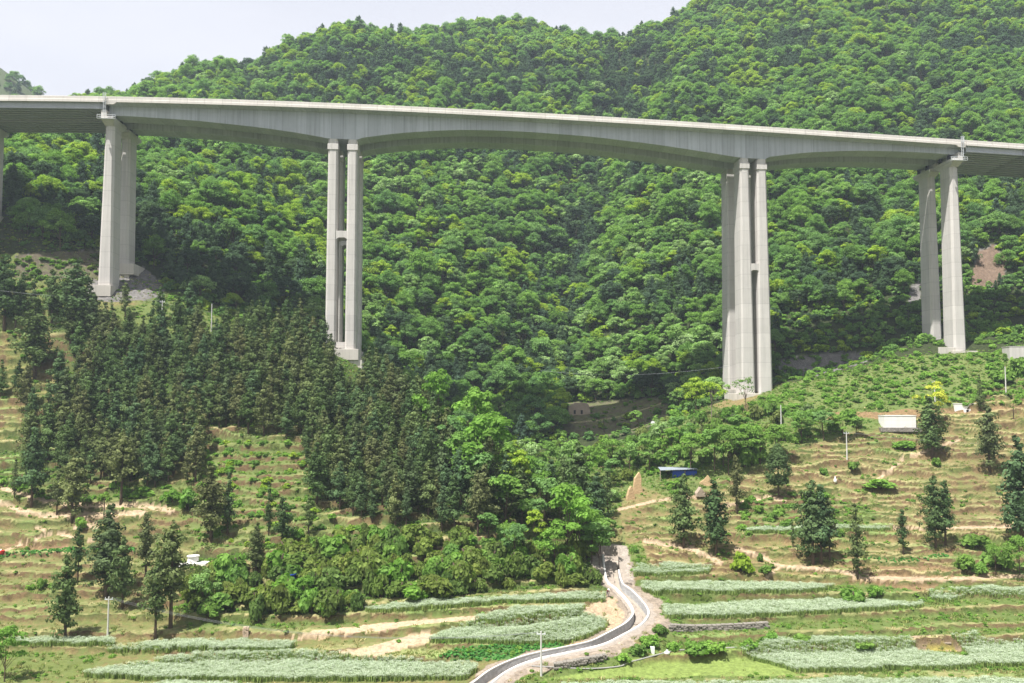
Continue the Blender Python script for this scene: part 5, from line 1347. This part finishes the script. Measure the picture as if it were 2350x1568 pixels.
BSH = {m: [bush_mesh('bush_crown', 600 + 10 * j + i, 1.0, 1.15, m, .27 if m != 'olive' else .24, 16, 58) for i in range(3)] for j, m in enumerate(('olive', 'bright', 'shrub', 'weed', 'bamboo', 'pale', 'lime'))}
STEM = stems_mesh('bark', 1.0, 1.15, 4)
def bush(x, y, r, h, m, label, cat='bush', group=None, name='bush'):
    o = thing(name, label, cat, (x, y, float(ground(x, y)) - .1), rs.uniform(0, 6.28), group); o.scale = (r, r, h / 1.15)
    link('stems', STEM, o); link('crown', BSH[m][rs.randint(0, 3)], o); return o
def bushp(u, v, wpx, hpx, m, label, name='bush', cat='bush'):
    p = gpx(u, v); k = p[1] / FPX; bush(p[0], p[1], wpx * k * .5, hpx * k, m, label, cat, None, name)
for b in [(1703,1312,56,46,'lime','round yellow flecked bush beside the right terrace path'),(1745,1290,18,24,'shrub','small dark bush right of the yellow flecked bush'),
 (1757,1316,34,22,'shrub','low green bush below the small dark bush by the path'),(2250,1318,40,30,'bright','vivid green bush at the foot of the right edge thicket'),
 (2150,1072,26,26,'shrub','round dark bush just below the broad conifer on the right'),(2245,1255,70,34,'shrub','wide green thicket bush left of the right edge conifer'),
 (2290,1300,70,60,'shrub','tall tangled bush in the middle of the right edge thicket'),(2215,1310,50,40,'shrub','green bush at the left end of the right edge thicket'),
 (1955,1386,70,42,'bright','leafy bush pile between two pale crop strips on the right'),(2010,1372,40,24,'weed','low bush right of the leafy pile on the crop bank'),
 (430,1172,56,52,'bright','vivid green bush by the tan path below the grove'),(395,1150,40,28,'bright','low vivid green bush left of the bigger one below the grove'),
 (330,1140,60,26,'weed','spreading low weeds below the grove trunks'),(185,1213,30,24,'weed','green mounded bush on the bare tan plot at the left'),
 (97,1352,26,26,'shrub','dark bush on the lower left terrace bank'),(70,1354,22,18,'weed','low bush left of the dark bush on the lower left bank'),
 (120,1350,20,16,'shrub','small bush right of the dark bush on the lower left bank'),(62,1262,14,10,'shrub','tiny round bush on a brown bank at the left'),
 (1980,1490,60,22,'weed','low hedge clump above the big pale field on the right'),(1840,1476,60,24,'shrub','dark hedge clump at the head of the big pale field'),
 (1770,1478,56,26,'weed','green hedge clump left of the big pale field'),(1720,1490,46,22,'bright','bright bush at the tip of the big pale field'),
 (1600,1500,70,34,'shrub','mixed hedge bush above the paddy'),(1640,1496,60,30,'weed','hedge bush right of the mixed one above the paddy'),
 (1545,1492,40,20,'weed','low green bush above the paddy next to the marker slab'),(1490,1480,50,24,'weed','hedge bush beside the channel bank, lower right'),
 (1465,1500,44,26,'shrub','dark hedge bush at the pipe bend'),(1430,1520,40,20,'weed','low hedge bush above the pipe, nearest the pole'),
 (1515,1455,40,24,'shrub','rusty hedge bush at the left end of the long stone wall'),(2075,1030,60,16,'weed','flat green bush on the uppermost bare terrace'),
 (1960,1078,30,22,'shrub','straggly bush on the bare terraces right of the thin grey pole'),(1890,1090,24,20,'shrub','small straggly bush on the bare terraces below the thin grey pole'),
 (2020,1120,80,20,'weed','spreading weeds around the white sack'),(2340,860,50,50,'shrub','dark bush under the grey block wall at the right edge'),
 (2300,880,60,36,'shrub','green bush beside the tall white pole on the right slope')]:
    bushp(*b)
def palm(u, v, hpx, label):
    p = gpx(u, v); k = p[1] / FPX; h = hpx * k; o = thing('palm_tree', label, 'palm', (p[0], p[1], p[2] - .1)); r_ = np.random.RandomState(int(u))
    mb = MB(); mb.tube([(0, 0, -.3), (.05, 0, h * .4), (0, 0, h * .78)], [.13, .12, .11], 8); mb.build('trunk', M['bark'], o)
    V = []; F = []; T = []
    for f in range(15):
        a = r_.uniform(0, 6.28); el = r_.uniform(-.5, 1.1); d = np.array([math.cos(a) * math.cos(el), math.sin(a) * math.cos(el), math.sin(el)]); st = np.array([0, 0, h * .78]); c = st + d * h * .16
        sidev = np.cross(d, (0, 0, 1)); sidev /= np.linalg.norm(sidev) + 1e-6
        for s in np.linspace(-1.2, 1.2, 9):
            e = d * math.cos(s) + sidev * math.sin(s); t = c + e * h * .17 + np.array([0, 0, -.05 * h]); w_ = np.cross(e, (0, 0, 1)) * .035 * h / 2
            i = len(V); V += [c - w_ * .4, c + w_ * .4, c * .4 + t * .6 + w_, t]; F.append((i, i + 1, i + 2, i + 3)); T += [r_.rand()] * 4
    link('fronds', npmesh('fronds', np.array(V), np.array(F), M['olive'], tint=T), o)
palm(238,1195,58,'fan palm beside the tan path on the left terraces'); palm(1386,992,40,'fan palm on the sunlit rim of the shaded gully'); palm(2326,962,40,'fan palm on the slope right of the long white tank')

# ------------------------------------------------------------------ bush belts (individuals, labelled by belt)
LOW = []
def belt(poly, sp, rlo, rhi, hlo, hhi, mats, label, group, cap=90, ylim=268, name='bush', cat='bush', stuff=False):
    us = [p[0] for p in poly]; vs = [p[1] for p in poly]
    x0 = (min(us) - 1175) / FPX * 265 - 5; x1 = (max(us) - 1175) / FPX * 265 + 5; x0 = min(x0, (min(us) - 1175) / FPX * 140 - 5); x1 = max(x1, (max(us) - 1175) / FPX * 140 + 5)
    bx, by = jgrid(x0, x1, 138, ylim, sp, rs)
    if stuff: bx, by = rs.uniform(x0, x1, len(bx)), rs.uniform(138, ylim, len(by))
    bz = ground(bx, by); bu, bv = proj(bx, by, bz); k = inpoly(bu, bv, poly)
    k &= np.min(np.hypot(bx[:, None] - lone_xy[None, :, 0], by[:, None] - lone_xy[None, :, 1]), 1) > 1.0
    k &= polydist(bx, by, CANAL)[0] > 3.6
    k &= ~near_bridge_foot(bx, by)
    ids = np.nonzero(k)[0]; ids = rs.permutation(ids)[:cap]
    if stuff:
        for i in ids: LOW.append((bx[i], by[i], float(ground(bx[i], by[i])) - .15, rlo + (rhi - rlo) * rs.rand() ** 1.6, mats[rs.randint(0, len(mats))]))
        return
    for i in ids:
        m = mats[rs.randint(0, len(mats))]; r = rs.uniform(rlo, rhi)
        col = {'olive': 'olive', 'bright': 'bright green', 'shrub': 'mid green', 'weed': 'leafy green', 'bamboo': 'brownish green feathery', 'pale': 'pale tipped', 'lime': 'yellow green'}[m]
        bush(bx[i], by[i], r, rs.uniform(hlo, hhi) * (.8 + .2 * r / rhi), m, label % col, cat, group % col, name)
    print('belt', label, len(ids))
belt([(430,1420),(425,1330),(560,1330),(700,1265),(830,1245),(1000,1240),(1200,1250),(1385,1265),(1390,1345),(1150,1360),(840,1385),(830,1405),(620,1430)], 3.0, 1.3, 3.5, 2.4, 6.2, ['olive','olive','olive','olive','bright','olive','shrub'], '%s bush in the orchard belt above the valley fields', '%s orchard belt bushes', 140)
belt([(1470,1075),(1460,960),(1560,935),(1640,960),(1800,935),(1980,970),(1985,1000),(1820,1025),(1770,1060),(1690,1085),(1560,1085)], 3.0, 1.6, 2.6, 2.4, 5.0, ['shrub','bamboo','shrub','bright','bamboo','oak' if False else 'shrub'], '%s bush in the thicket below the right twin pier', '%s thicket bushes below the right twin pier', 62)
belt([(1070,1075),(1250,1050),(1300,1012),(1480,1010),(1560,1075),(1470,1085),(1425,1130),(1395,1200),(1300,1165),(1150,1120)], 3.0, 1.7, 2.8, 2.8, 5.5, ['shrub','bright','shrub','pale','olive','weed'], '%s bush filling the gully left of the ochre ruin', '%s gully bushes', 48)
belt([(1695,1235),(1705,1150),(1800,1135),(1905,1140),(1990,1180),(1950,1230)], 2.1, .6, 1.5, .8, 1.8, ['shrub','weed','bright','weed'], '%s bush on the overgrown bank behind the triple conifers', '', 130, stuff=True)
belt([(1460,1110),(1500,1080),(1620,1098),(1640,1125),(1540,1135)], 2.6, .8, 1.4, .9, 1.8, ['bright','weed'], '%s bush on the green mound below the blue shed', '', 24, stuff=True)
belt([(-20,595),(235,590),(238,655),(200,725),(-20,725)], 1.8, .4, 1.5, .5, 1.4, ['shrub','weed','shrub','olive'], '', '', 170, ylim=290, stuff=True)
belt([(1290,1005),(1300,925),(1540,915),(1545,1000)], 1.9, .4, 1.2, .4, 1.0, ['shrub','weed'], '', '', 90, ylim=320, stuff=True)
belt([(2085,800),(2085,700),(2240,630),(2420,600),(2420,800)], 1.8, .5, 1.6, .4, 1.3, ['weed','shrub','shrub'], '', '', 700, ylim=312, stuff=True)
belt([(1770,880),(1790,830),(1990,800),(2085,760),(2085,815),(1900,870)], 1.8, .5, 1.4, .4, 1.2, ['shrub','weed'], '', '', 200, ylim=312, stuff=True)
belt([(480,1300),(450,1230),(470,1010),(690,1020),(720,1170),(860,1215),(830,1245),(700,1260)], 2.0, .45, 1.35, .5, 1.8, ['bright','weed','weed','bright','lime'], '%s shrub in the sunny green clearing inside the grove', '', 330, stuff=True)
belt([(1700,960),(1730,920),(1850,860),(2080,810),(2130,820),(2400,800),(2400,930),(2050,935),(1860,960)], 1.1, .3, 1.5, .16, .52, ['weed','shrub','weed','weed','grassy'], '%s shrub on the grassy slope between the right piers', '', 850, stuff=True)
belt([(150,1105),(60,1110),(0,1085),(0,1110),(110,1150),(310,1155),(460,1150),(460,1115),(300,1110)], 1.9, .5, 1.4, .6, 1.5, ['bright','weed'], '%s shrub under the front trunks of the grove', '', 160, stuff=True)
belt([(310,740),(330,700),(420,690),(620,755),(790,815),(800,790),(700,770),(560,735),(400,680)], 3.0, .7, 1.6, .8, 2.0, ['shrub','weed','bright'], '%s shrub on the bench above the cedar grove', '', 50, stuff=True)
belt([(1440,1330),(1420,1260),(1470,1250),(1500,1290)], 2.4, .5, 1.0, .5, 1.0, ['bright','weed'], '%s shrub on the bright bank right of the channel head', '', 16, stuff=True)
belt([(0,860),(0,745),(110,740),(150,900),(60,1000),(0,1000)], 4.5, .5, 1.1, .6, 1.3, ['bright','shrub','weed'], '%s shrub on the upper left terraces', '', 24, stuff=True)
belt([(1440,1230),(1450,1120),(2340,1020),(2340,1220),(1700,1120)], 6.0, .35, .8, .4, 1.0, ['shrub','weed'], '%s shrub dotted over the bare right terraces', '', 70, stuff=True)
SPK = ['olive', 'bright', 'shrub', 'weed', 'bamboo', 'pale', 'lime']
LOW = [l[:4] + ('weed' if l[4] == 'grassy' else l[4],) for l in LOW]
SPR = [proto('shrub_form', BSH[m_][i]) for m_ in SPK for i in range(3)]
scatter('low_shrubs', np.array([l[:3] for l in LOW]), np.array([l[3] for l in LOW]), rs.uniform(0, 6.28, len(LOW)), np.array([SPK.index(l[4]) * 3 + rs.randint(0, 3) for l in LOW]), SPR, label='low shrubs scattered over the banks, clearings and grassy slopes', cat='shrubs')

# ------------------------------------------------------------------ crops
def rape_mesh(seed):
    rs_ = np.random.RandomState(seed); V = []; F = []; fm = []; T = []
    for k in range(9):
        a = rs_.uniform(0, 6.28); q = .36 * math.sqrt(rs_.rand()); b = np.array([math.cos(a) * q, math.sin(a) * q, -.05]); hh = rs_.uniform(.85, 1.1)
        sd = rs_.uniform(0, 6.28); s = np.array([math.cos(sd), math.sin(sd), 0]) * .05; t = b + np.array([rs_.normal() * .1, rs_.normal() * .1, hh])
        i = len(V); V += [b - s, b + s, t + s, t - s]; F.append((i, i + 1, i + 2, i + 3)); fm.append(1); T += [rs_.rand()] * 4
    n_ = 74; C = np.stack([rs_.normal(0, .24, n_), rs_.normal(0, .24, n_), 1.30 - np.abs(rs_.normal(0, .22, n_))], 1)
    V2, F2 = quads(C, rs_.normal(size=(n_, 3)) * .45 + np.array([0, -.25, .8]), rs_.uniform(.07, .16, n_), rs_, .8)
    i = len(V); V = np.vstack([np.array(V), V2]); F = np.vstack([np.array(F), F2 + i])
    return npmesh('rape', V, F, [M['rapetop'], M['rapestem']], fmat=np.r_[fm, np.zeros(n_)], tint=np.r_[T, np.repeat(rs_.rand(n_), 4)])
RP = [proto('rape_form', rape_mesh(700 + i)) for i in range(4)]
def crop(label, poly, protos, sp, lo, hi, name='rapeseed_crop', cat='crop', top=False, wav=.12):
    us = [p[0] for p in poly]
    x0 = min((min(us) - 1175) / FPX * y for y in (128, 215)) - 3; x1 = max((max(us) - 1175) / FPX * y for y in (128, 215)) + 3
    cx, cy = jgrid(x0, x1, 118, 215, sp, rs, 1.0); cz = ground(cx, cy); cu, cv = proj(cx, cy, cz)
    k = inpoly(cu + 5 * fbm(cx / 2.5, cy / 2.5, 301, 2), cv + 2.5 * fbm(cx / 2.5, cy / 2.5, 303, 2), poly) & (polydist(cx, cy, CANAL)[0] > 3.2)
    cx, cy, cz = cx[k], cy[k], cz[k]
    if not len(cx): print('EMPTY', label); return
    s = rs.uniform(lo, hi, len(cx)) * (1 + wav * fbm(cx / 3.5, cy / 3.5, 311, 2))
    scatter(name, np.stack([cx, cy, cz], 1), s, rs.uniform(0, 6.28, len(cx)), rs.randint(0, len(protos), len(cx)), protos, label=label, cat=cat)
CR = [
 ('large pale green rapeseed field across the lower left foreground', [(192,1556),(300,1531),(470,1508),(700,1502),(900,1516),(1105,1538),(1112,1560),(900,1566),(600,1565),(350,1563)]),
 ('pale rapeseed along the very bottom edge, left of the channel', [(225,1640),(230,1588),(420,1574),(560,1582),(760,1592),(1000,1590),(1000,1640)]),
 ('narrow pale rapeseed strip above the large lower left field', [(236,1493),(400,1479),(560,1479),(684,1482),(655,1497),(400,1500),(250,1501)]),
 ('short pale rapeseed strip around the slender dark conifer', [(18,1484),(20,1473),(150,1472),(262,1474),(262,1484)]),
 ('long thin pale rapeseed strip below the orchard belt', [(835,1403),(1000,1386),(1160,1378),(1185,1385),(1000,1401),(860,1409)]),
 ('thin pale rapeseed strip ending at the channel below the orchard belt', [(1150,1376),(1392,1368),(1392,1382),(1250,1386),(1160,1388)]),
 ('diamond shaped pale rapeseed field left of the channel bend', [(985,1474),(1100,1424),(1190,1402),(1342,1398),(1338,1411),(1398,1433),(1382,1450),(1312,1480),(1150,1481)]),
 ('small pale rapeseed patch on the terrace nearest the channel head', [(1456,1324),(1466,1302),(1632,1304),(1628,1318),(1560,1324)]),
 ('long pale rapeseed field right of the channel, second terrace', [(1472,1358),(1470,1346),(1600,1344),(1800,1346),(1915,1354),(1850,1362),(1650,1366),(1500,1368)]),
 ('long pale rapeseed field above the long stone wall', [(1525,1421),(1520,1398),(1640,1397),(1750,1389),(1850,1386),(2118,1389),(2116,1397),(1850,1413),(1650,1422)]),
 ('patchy pale rapeseed at the right edge above the green bank', [(2130,1364),(2200,1356),(2352,1358),(2400,1372),(2290,1376),(2240,1368),(2180,1384),(2140,1380)]),
 ('big pale rapeseed field at the lower right', [(1688,1503),(1760,1481),(1870,1471),(2092,1474),(2106,1503),(2232,1520),(2238,1535),(1980,1543),(1830,1546)]),
 ('pale rapeseed field at the lower right edge beyond the seed bed', [(2182,1462),(2240,1460),(2262,1478),(2420,1481),(2420,1532),(2246,1532),(2215,1500)]),
 ('pale rapeseed along the very bottom edge, right of the channel', [(1285,1640),(1285,1580),(1600,1576),(1850,1575),(1880,1568),(2420,1571),(2420,1640)]),
 ('thin pale rapeseed strip on a high terrace behind the triple conifers', [(1712,1219),(1850,1213),(2048,1211),(2048,1219),(1850,1224),(1720,1226)]),
]
for lb, pl_ in CR: crop(lb, pl_, RP, .36, .66, .90, wav=.25)
PT = [proto('vegetable_form', bush_mesh('vegetable', 720 + i, .34, .42, 'potato', .22, 5, 9)) for i in range(3)]
crop('dark green vegetable plot left of the channel', [(985,1517),(1062,1484),(1292,1477),(1302,1484),(1182,1514),(1100,1518)], PT, .62, .8, 1.25, 'vegetable_plot')
crop('green vegetable row crossing the left terraces', [(-60,1280),(-60,1270),(0,1270),(160,1258),(306,1256),(306,1270),(160,1274),(0,1282)], PT, .6, .8, 1.2, 'vegetable_row')
crop('green vegetable row on the bare bank right of the slim conifer', [(1990,1290),(1995,1280),(2080,1284),(2170,1270),(2180,1278),(2090,1294)], PT, .8, .7, 1.1, 'vegetable_row')
PD = [proto('seedling_form', blades_mesh('seedling', 730 + i, 9, .3, .28, .05, ['grass'], None, .3)) for i in range(2)]
crop('sparse seedling plot beside the dark vegetables', [(870,1508),(985,1474),(1062,1484),(985,1517),(930,1516)], PD, .7, .7, 1.2, 'seedling_plot')

# ------------------------------------------------------------------ grasses and weeds on banks
GP = [proto('grass_form', blades_mesh('grass', 740 + i, 14, .38, .42, .06, ['grass'], None, .45)) for i in range(3)] + [proto('grass_form', blades_mesh('dry_grass', 745 + i, 13, .36, .34, .05, ['straw'], None, .5)) for i in range(2)] + [proto('weed_form', bush_mesh('weed', 750 + i, .55, .5, m, .28, 6, 12)) for i, m in enumerate(('weed', 'shrub', 'weed'))]
wx, wy = jgrid(-185, 200, 132, 270, .78, rs, 1.0)
k = np.abs(wx / wy) < .68; wx, wy = wx[k], wy[k]
wz = ground(wx, wy); wu_, wv_ = proj(wx, wy, wz)
def gl(A, x, y): return grid_lookup(A, x, y)
cg = gl(cov[..., 1], wx, wy); cr = gl(cov[..., 0], wx, wy); tt = gl(TT, wx, wy); st = gl(STR, wx, wy)
green = np.clip((cg / (cr + .001) - .75) / .7, 0, 1)
pr = .15 + .58 * green; pr = np.where((tt > .95) & (st > .5), np.maximum(pr, .22), pr); pr = np.where((tt < .2) & (tt >= 0) & (st > .5), np.maximum(pr, .3), pr)
pr *= np.clip(.35 + 1.4 * vnoise(wx / 4.5, wy / 4.5, 401), 0, 1.2)
bare = (cr > .42) & (cg < .40 * 1.1) & (cr > cg * 1.2)
pr = np.where(bare, pr * .06, pr)
paddy = inpoly(wu_, wv_, [(1210,1562),(1380,1538),(1480,1505),(1690,1488),(1780,1520),(1840,1552),(1250,1558)]); pr = np.where(paddy, .02, pr)
pr = np.where(polydist(wx, wy, CANAL)[0] < 3.4, 0, pr)
k = rs.rand(len(wx)) < pr
wx, wy, wz, green, tt, st, wu_, wv_ = [a[k] for a in (wx, wy, wz, green, tt, st, wu_, wv_)]
m = len(wx); wi = rs.randint(0, 3, m)
dry = (rs.rand(m) < np.where((tt < .25) & (st > .5), .62, .42 * (1 - green) + .06)); wi = np.where(dry, 3 + rs.randint(0, 2, m), wi)
wd = (rs.rand(m) < .16 + .2 * green) & ~dry; wi = np.where(wd, 5 + rs.randint(0, 3, m), wi)
sc_ = rs.uniform(.6, 1.3, m) * (1 + .35 * fbm(wx / 6, wy / 6, 403, 2)); sc_ = np.where(wi >= 5, sc_ * .9, sc_)
print('tufts', m, 'forest', n, 'under', len(ux))
scatter('grass_and_weeds', np.stack([wx, wy, wz - .03], 1), sc_, rs.uniform(0, 6.28, m), wi, GP, label='rough grass and weeds over the terrace banks and slopes', cat='grass')
# ------------------------------------------------------------------ light, sky, air, camera
SUN = np.array([-.30, -.31, 1.0]); SUN /= np.linalg.norm(SUN)
elev = math.asin(SUN[2]); azi = math.atan2(SUN[0], SUN[1])       # clockwise from +Y
ld = bpy.data.lights.new('sun', 'SUN'); ld.energy = 5.0; ld.angle = math.radians(.6); ld.color = (1.0, .975, .94)
lo = bpy.data.objects.new('sun', ld); COL.objects.link(lo)
from mathutils import Vector
lo.rotation_euler = Vector(-SUN).to_track_quat('-Z', 'Y').to_euler()
wd_ = bpy.data.worlds.new('World'); SC.world = wd_; wd_.use_nodes = True
nt = wd_.node_tree; nt.nodes.clear()
out = nt.nodes.new('ShaderNodeOutputWorld'); bg = nt.nodes.new('ShaderNodeBackground'); sky = nt.nodes.new('ShaderNodeTexSky')
sky.sky_type = 'NISHITA'; sky.sun_disc = False; sky.sun_elevation = elev; sky.sun_rotation = azi; sky.air_density = 1.3; sky.dust_density = 4.5; sky.ozone_density = 1.5; sky.altitude = 300
# thin high cloud veil
tc = nt.nodes.new('ShaderNodeTexCoord'); cn = nt.nodes.new('ShaderNodeTexNoise'); cn.inputs['Scale'].default_value = 3.0; cn.inputs['Detail'].default_value = 6
mp_ = nt.nodes.new('ShaderNodeMapping'); mp_.inputs['Scale'].default_value = (1, 1, 3.5); nt.links.new(tc.outputs['Generated'], mp_.inputs[0]); nt.links.new(mp_.outputs[0], cn.inputs['Vector'])
mr = nt.nodes.new('ShaderNodeMapRange'); mr.inputs[1].default_value = .35; mr.inputs[2].default_value = .75; mr.inputs[3].default_value = .84; mr.inputs[4].default_value = .95; nt.links.new(cn.outputs[0], mr.inputs[0])
mx = nt.nodes.new('ShaderNodeMix'); mx.data_type = 'RGBA'; sz = nt.nodes.new('ShaderNodeSeparateXYZ'); nt.links.new(tc.outputs['Generated'], sz.inputs[0])
gz_m = nt.nodes.new('ShaderNodeMapRange'); gz_m.inputs[1].default_value = -.02; gz_m.inputs[2].default_value = .0; nt.links.new(sz.outputs['Z'], gz_m.inputs[0])
mv = nt.nodes.new('ShaderNodeMath'); mv.operation = 'MULTIPLY'
ze = nt.nodes.new('ShaderNodeMapRange'); ze.inputs[1].default_value = .40; ze.inputs[2].default_value = .85; ze.inputs[3].default_value = 1.0; ze.inputs[4].default_value = .12; nt.links.new(sz.outputs['Z'], ze.inputs[0])
mz = nt.nodes.new('ShaderNodeMath'); mz.operation = 'MULTIPLY'; nt.links.new(mr.outputs[0], mz.inputs[0]); nt.links.new(ze.outputs[0], mz.inputs[1])
nt.links.new(mz.outputs[0], mv.inputs[0]); nt.links.new(gz_m.outputs[0], mv.inputs[1])
nt.links.new(mv.outputs[0], mx.inputs[0]); nt.links.new(sky.outputs[0], mx.inputs[6]); mx.inputs[7].default_value = (8.7, 8.7, 9.4, 1)
nt.links.new(mx.outputs[2], bg.inputs[0]); bg.inputs[1].default_value = .055; nt.links.new(bg.outputs[0], out.inputs[0])

# the near hillside the picture was taken from
def near_side():
    xs = np.linspace(-260, 260, 60); ys = np.r_[np.linspace(-320, 0, 24), np.linspace(4, 92, 30)]
    X, Y = np.meshgrid(xs, ys, indexing='ij')
    far = np.array([ground(x * .35, 90.0) for x in xs])
    prof = np.interp(Y, [-320, -100, -20, 0, 3, 14, 40, 92], [84, 72, 62, 58.3, 57.5, 49, 36, 0])
    t = sstep(30, 92, Y)
    Zs = np.where(Y < 30, prof, prof * (1 - t) + (far[:, None] - .25) * t) + (np.abs(X) / 60) ** 2 * .4 * (Y < 0)
    Zs = np.where(Y >= 3, np.minimum(Zs, 58 - .62 * Y + .0 * X + 6 * (Y > 60)), Zs)
    idx = np.arange(X.size).reshape(X.shape)
    F = np.stack([idx[:-1, :-1], idx[1:, :-1], idx[1:, 1:], idx[:-1, 1:]], -1).reshape(-1, 4)
    tag(link('near_hillside', npmesh('near_hillside', np.stack([X, Y, Zs], -1).reshape(-1, 3), F, simple('grassy_soil', (.13, .17, .06), .95, .4, .8), smooth=True)), kind='structure')
near_side()
def haze():
    mb = MB(); zlo = float(Z.min()) - 1.0
    mb.box(-960, 960, -330, 1010, min(zlo, 60), 470); o = mb.build('haze', None or bpy.data.materials.new('haze_air'))
    m = o.data.materials[0]; m.use_nodes = True; t = m.node_tree; t.nodes.clear(); ou = t.nodes.new('ShaderNodeOutputMaterial'); v = t.nodes.new('ShaderNodeVolumePrincipled')
    v.inputs['Color'].default_value = (.76, .88, 1.0, 1); v.inputs['Density'].default_value = HAZE; v.inputs['Anisotropy'].default_value = .2
    t.links.new(v.outputs[0], ou.inputs['Volume']); tag(o, kind='stuff')
HAZE = .00018
haze()

cam = bpy.data.cameras.new('camera'); co = bpy.data.objects.new('camera', cam); COL.objects.link(co)
co.location = (0, 0, CAMZ); co.rotation_euler = (math.pi / 2 + PITCH, 0, 0)
cam.sensor_width = 36; cam.lens = FPX / 2350 * 36; cam.clip_start = .5; cam.clip_end = 5000
SC.camera = co
SC.view_settings.view_transform = 'Standard'; SC.view_settings.look = 'None'; SC.view_settings.exposure = 1.02; SC.view_settings.gamma = 1.0
SC.cycles.max_bounces = 6; SC.cycles.diffuse_bounces = 3; SC.cycles.glossy_bounces = 2; SC.cycles.transmission_bounces = 3; SC.cycles.volume_bounces = 0; SC.cycles.transparent_max_bounces = 4
SC.cycles.use_denoising = True
SC.cycles.use_adaptive_sampling = True
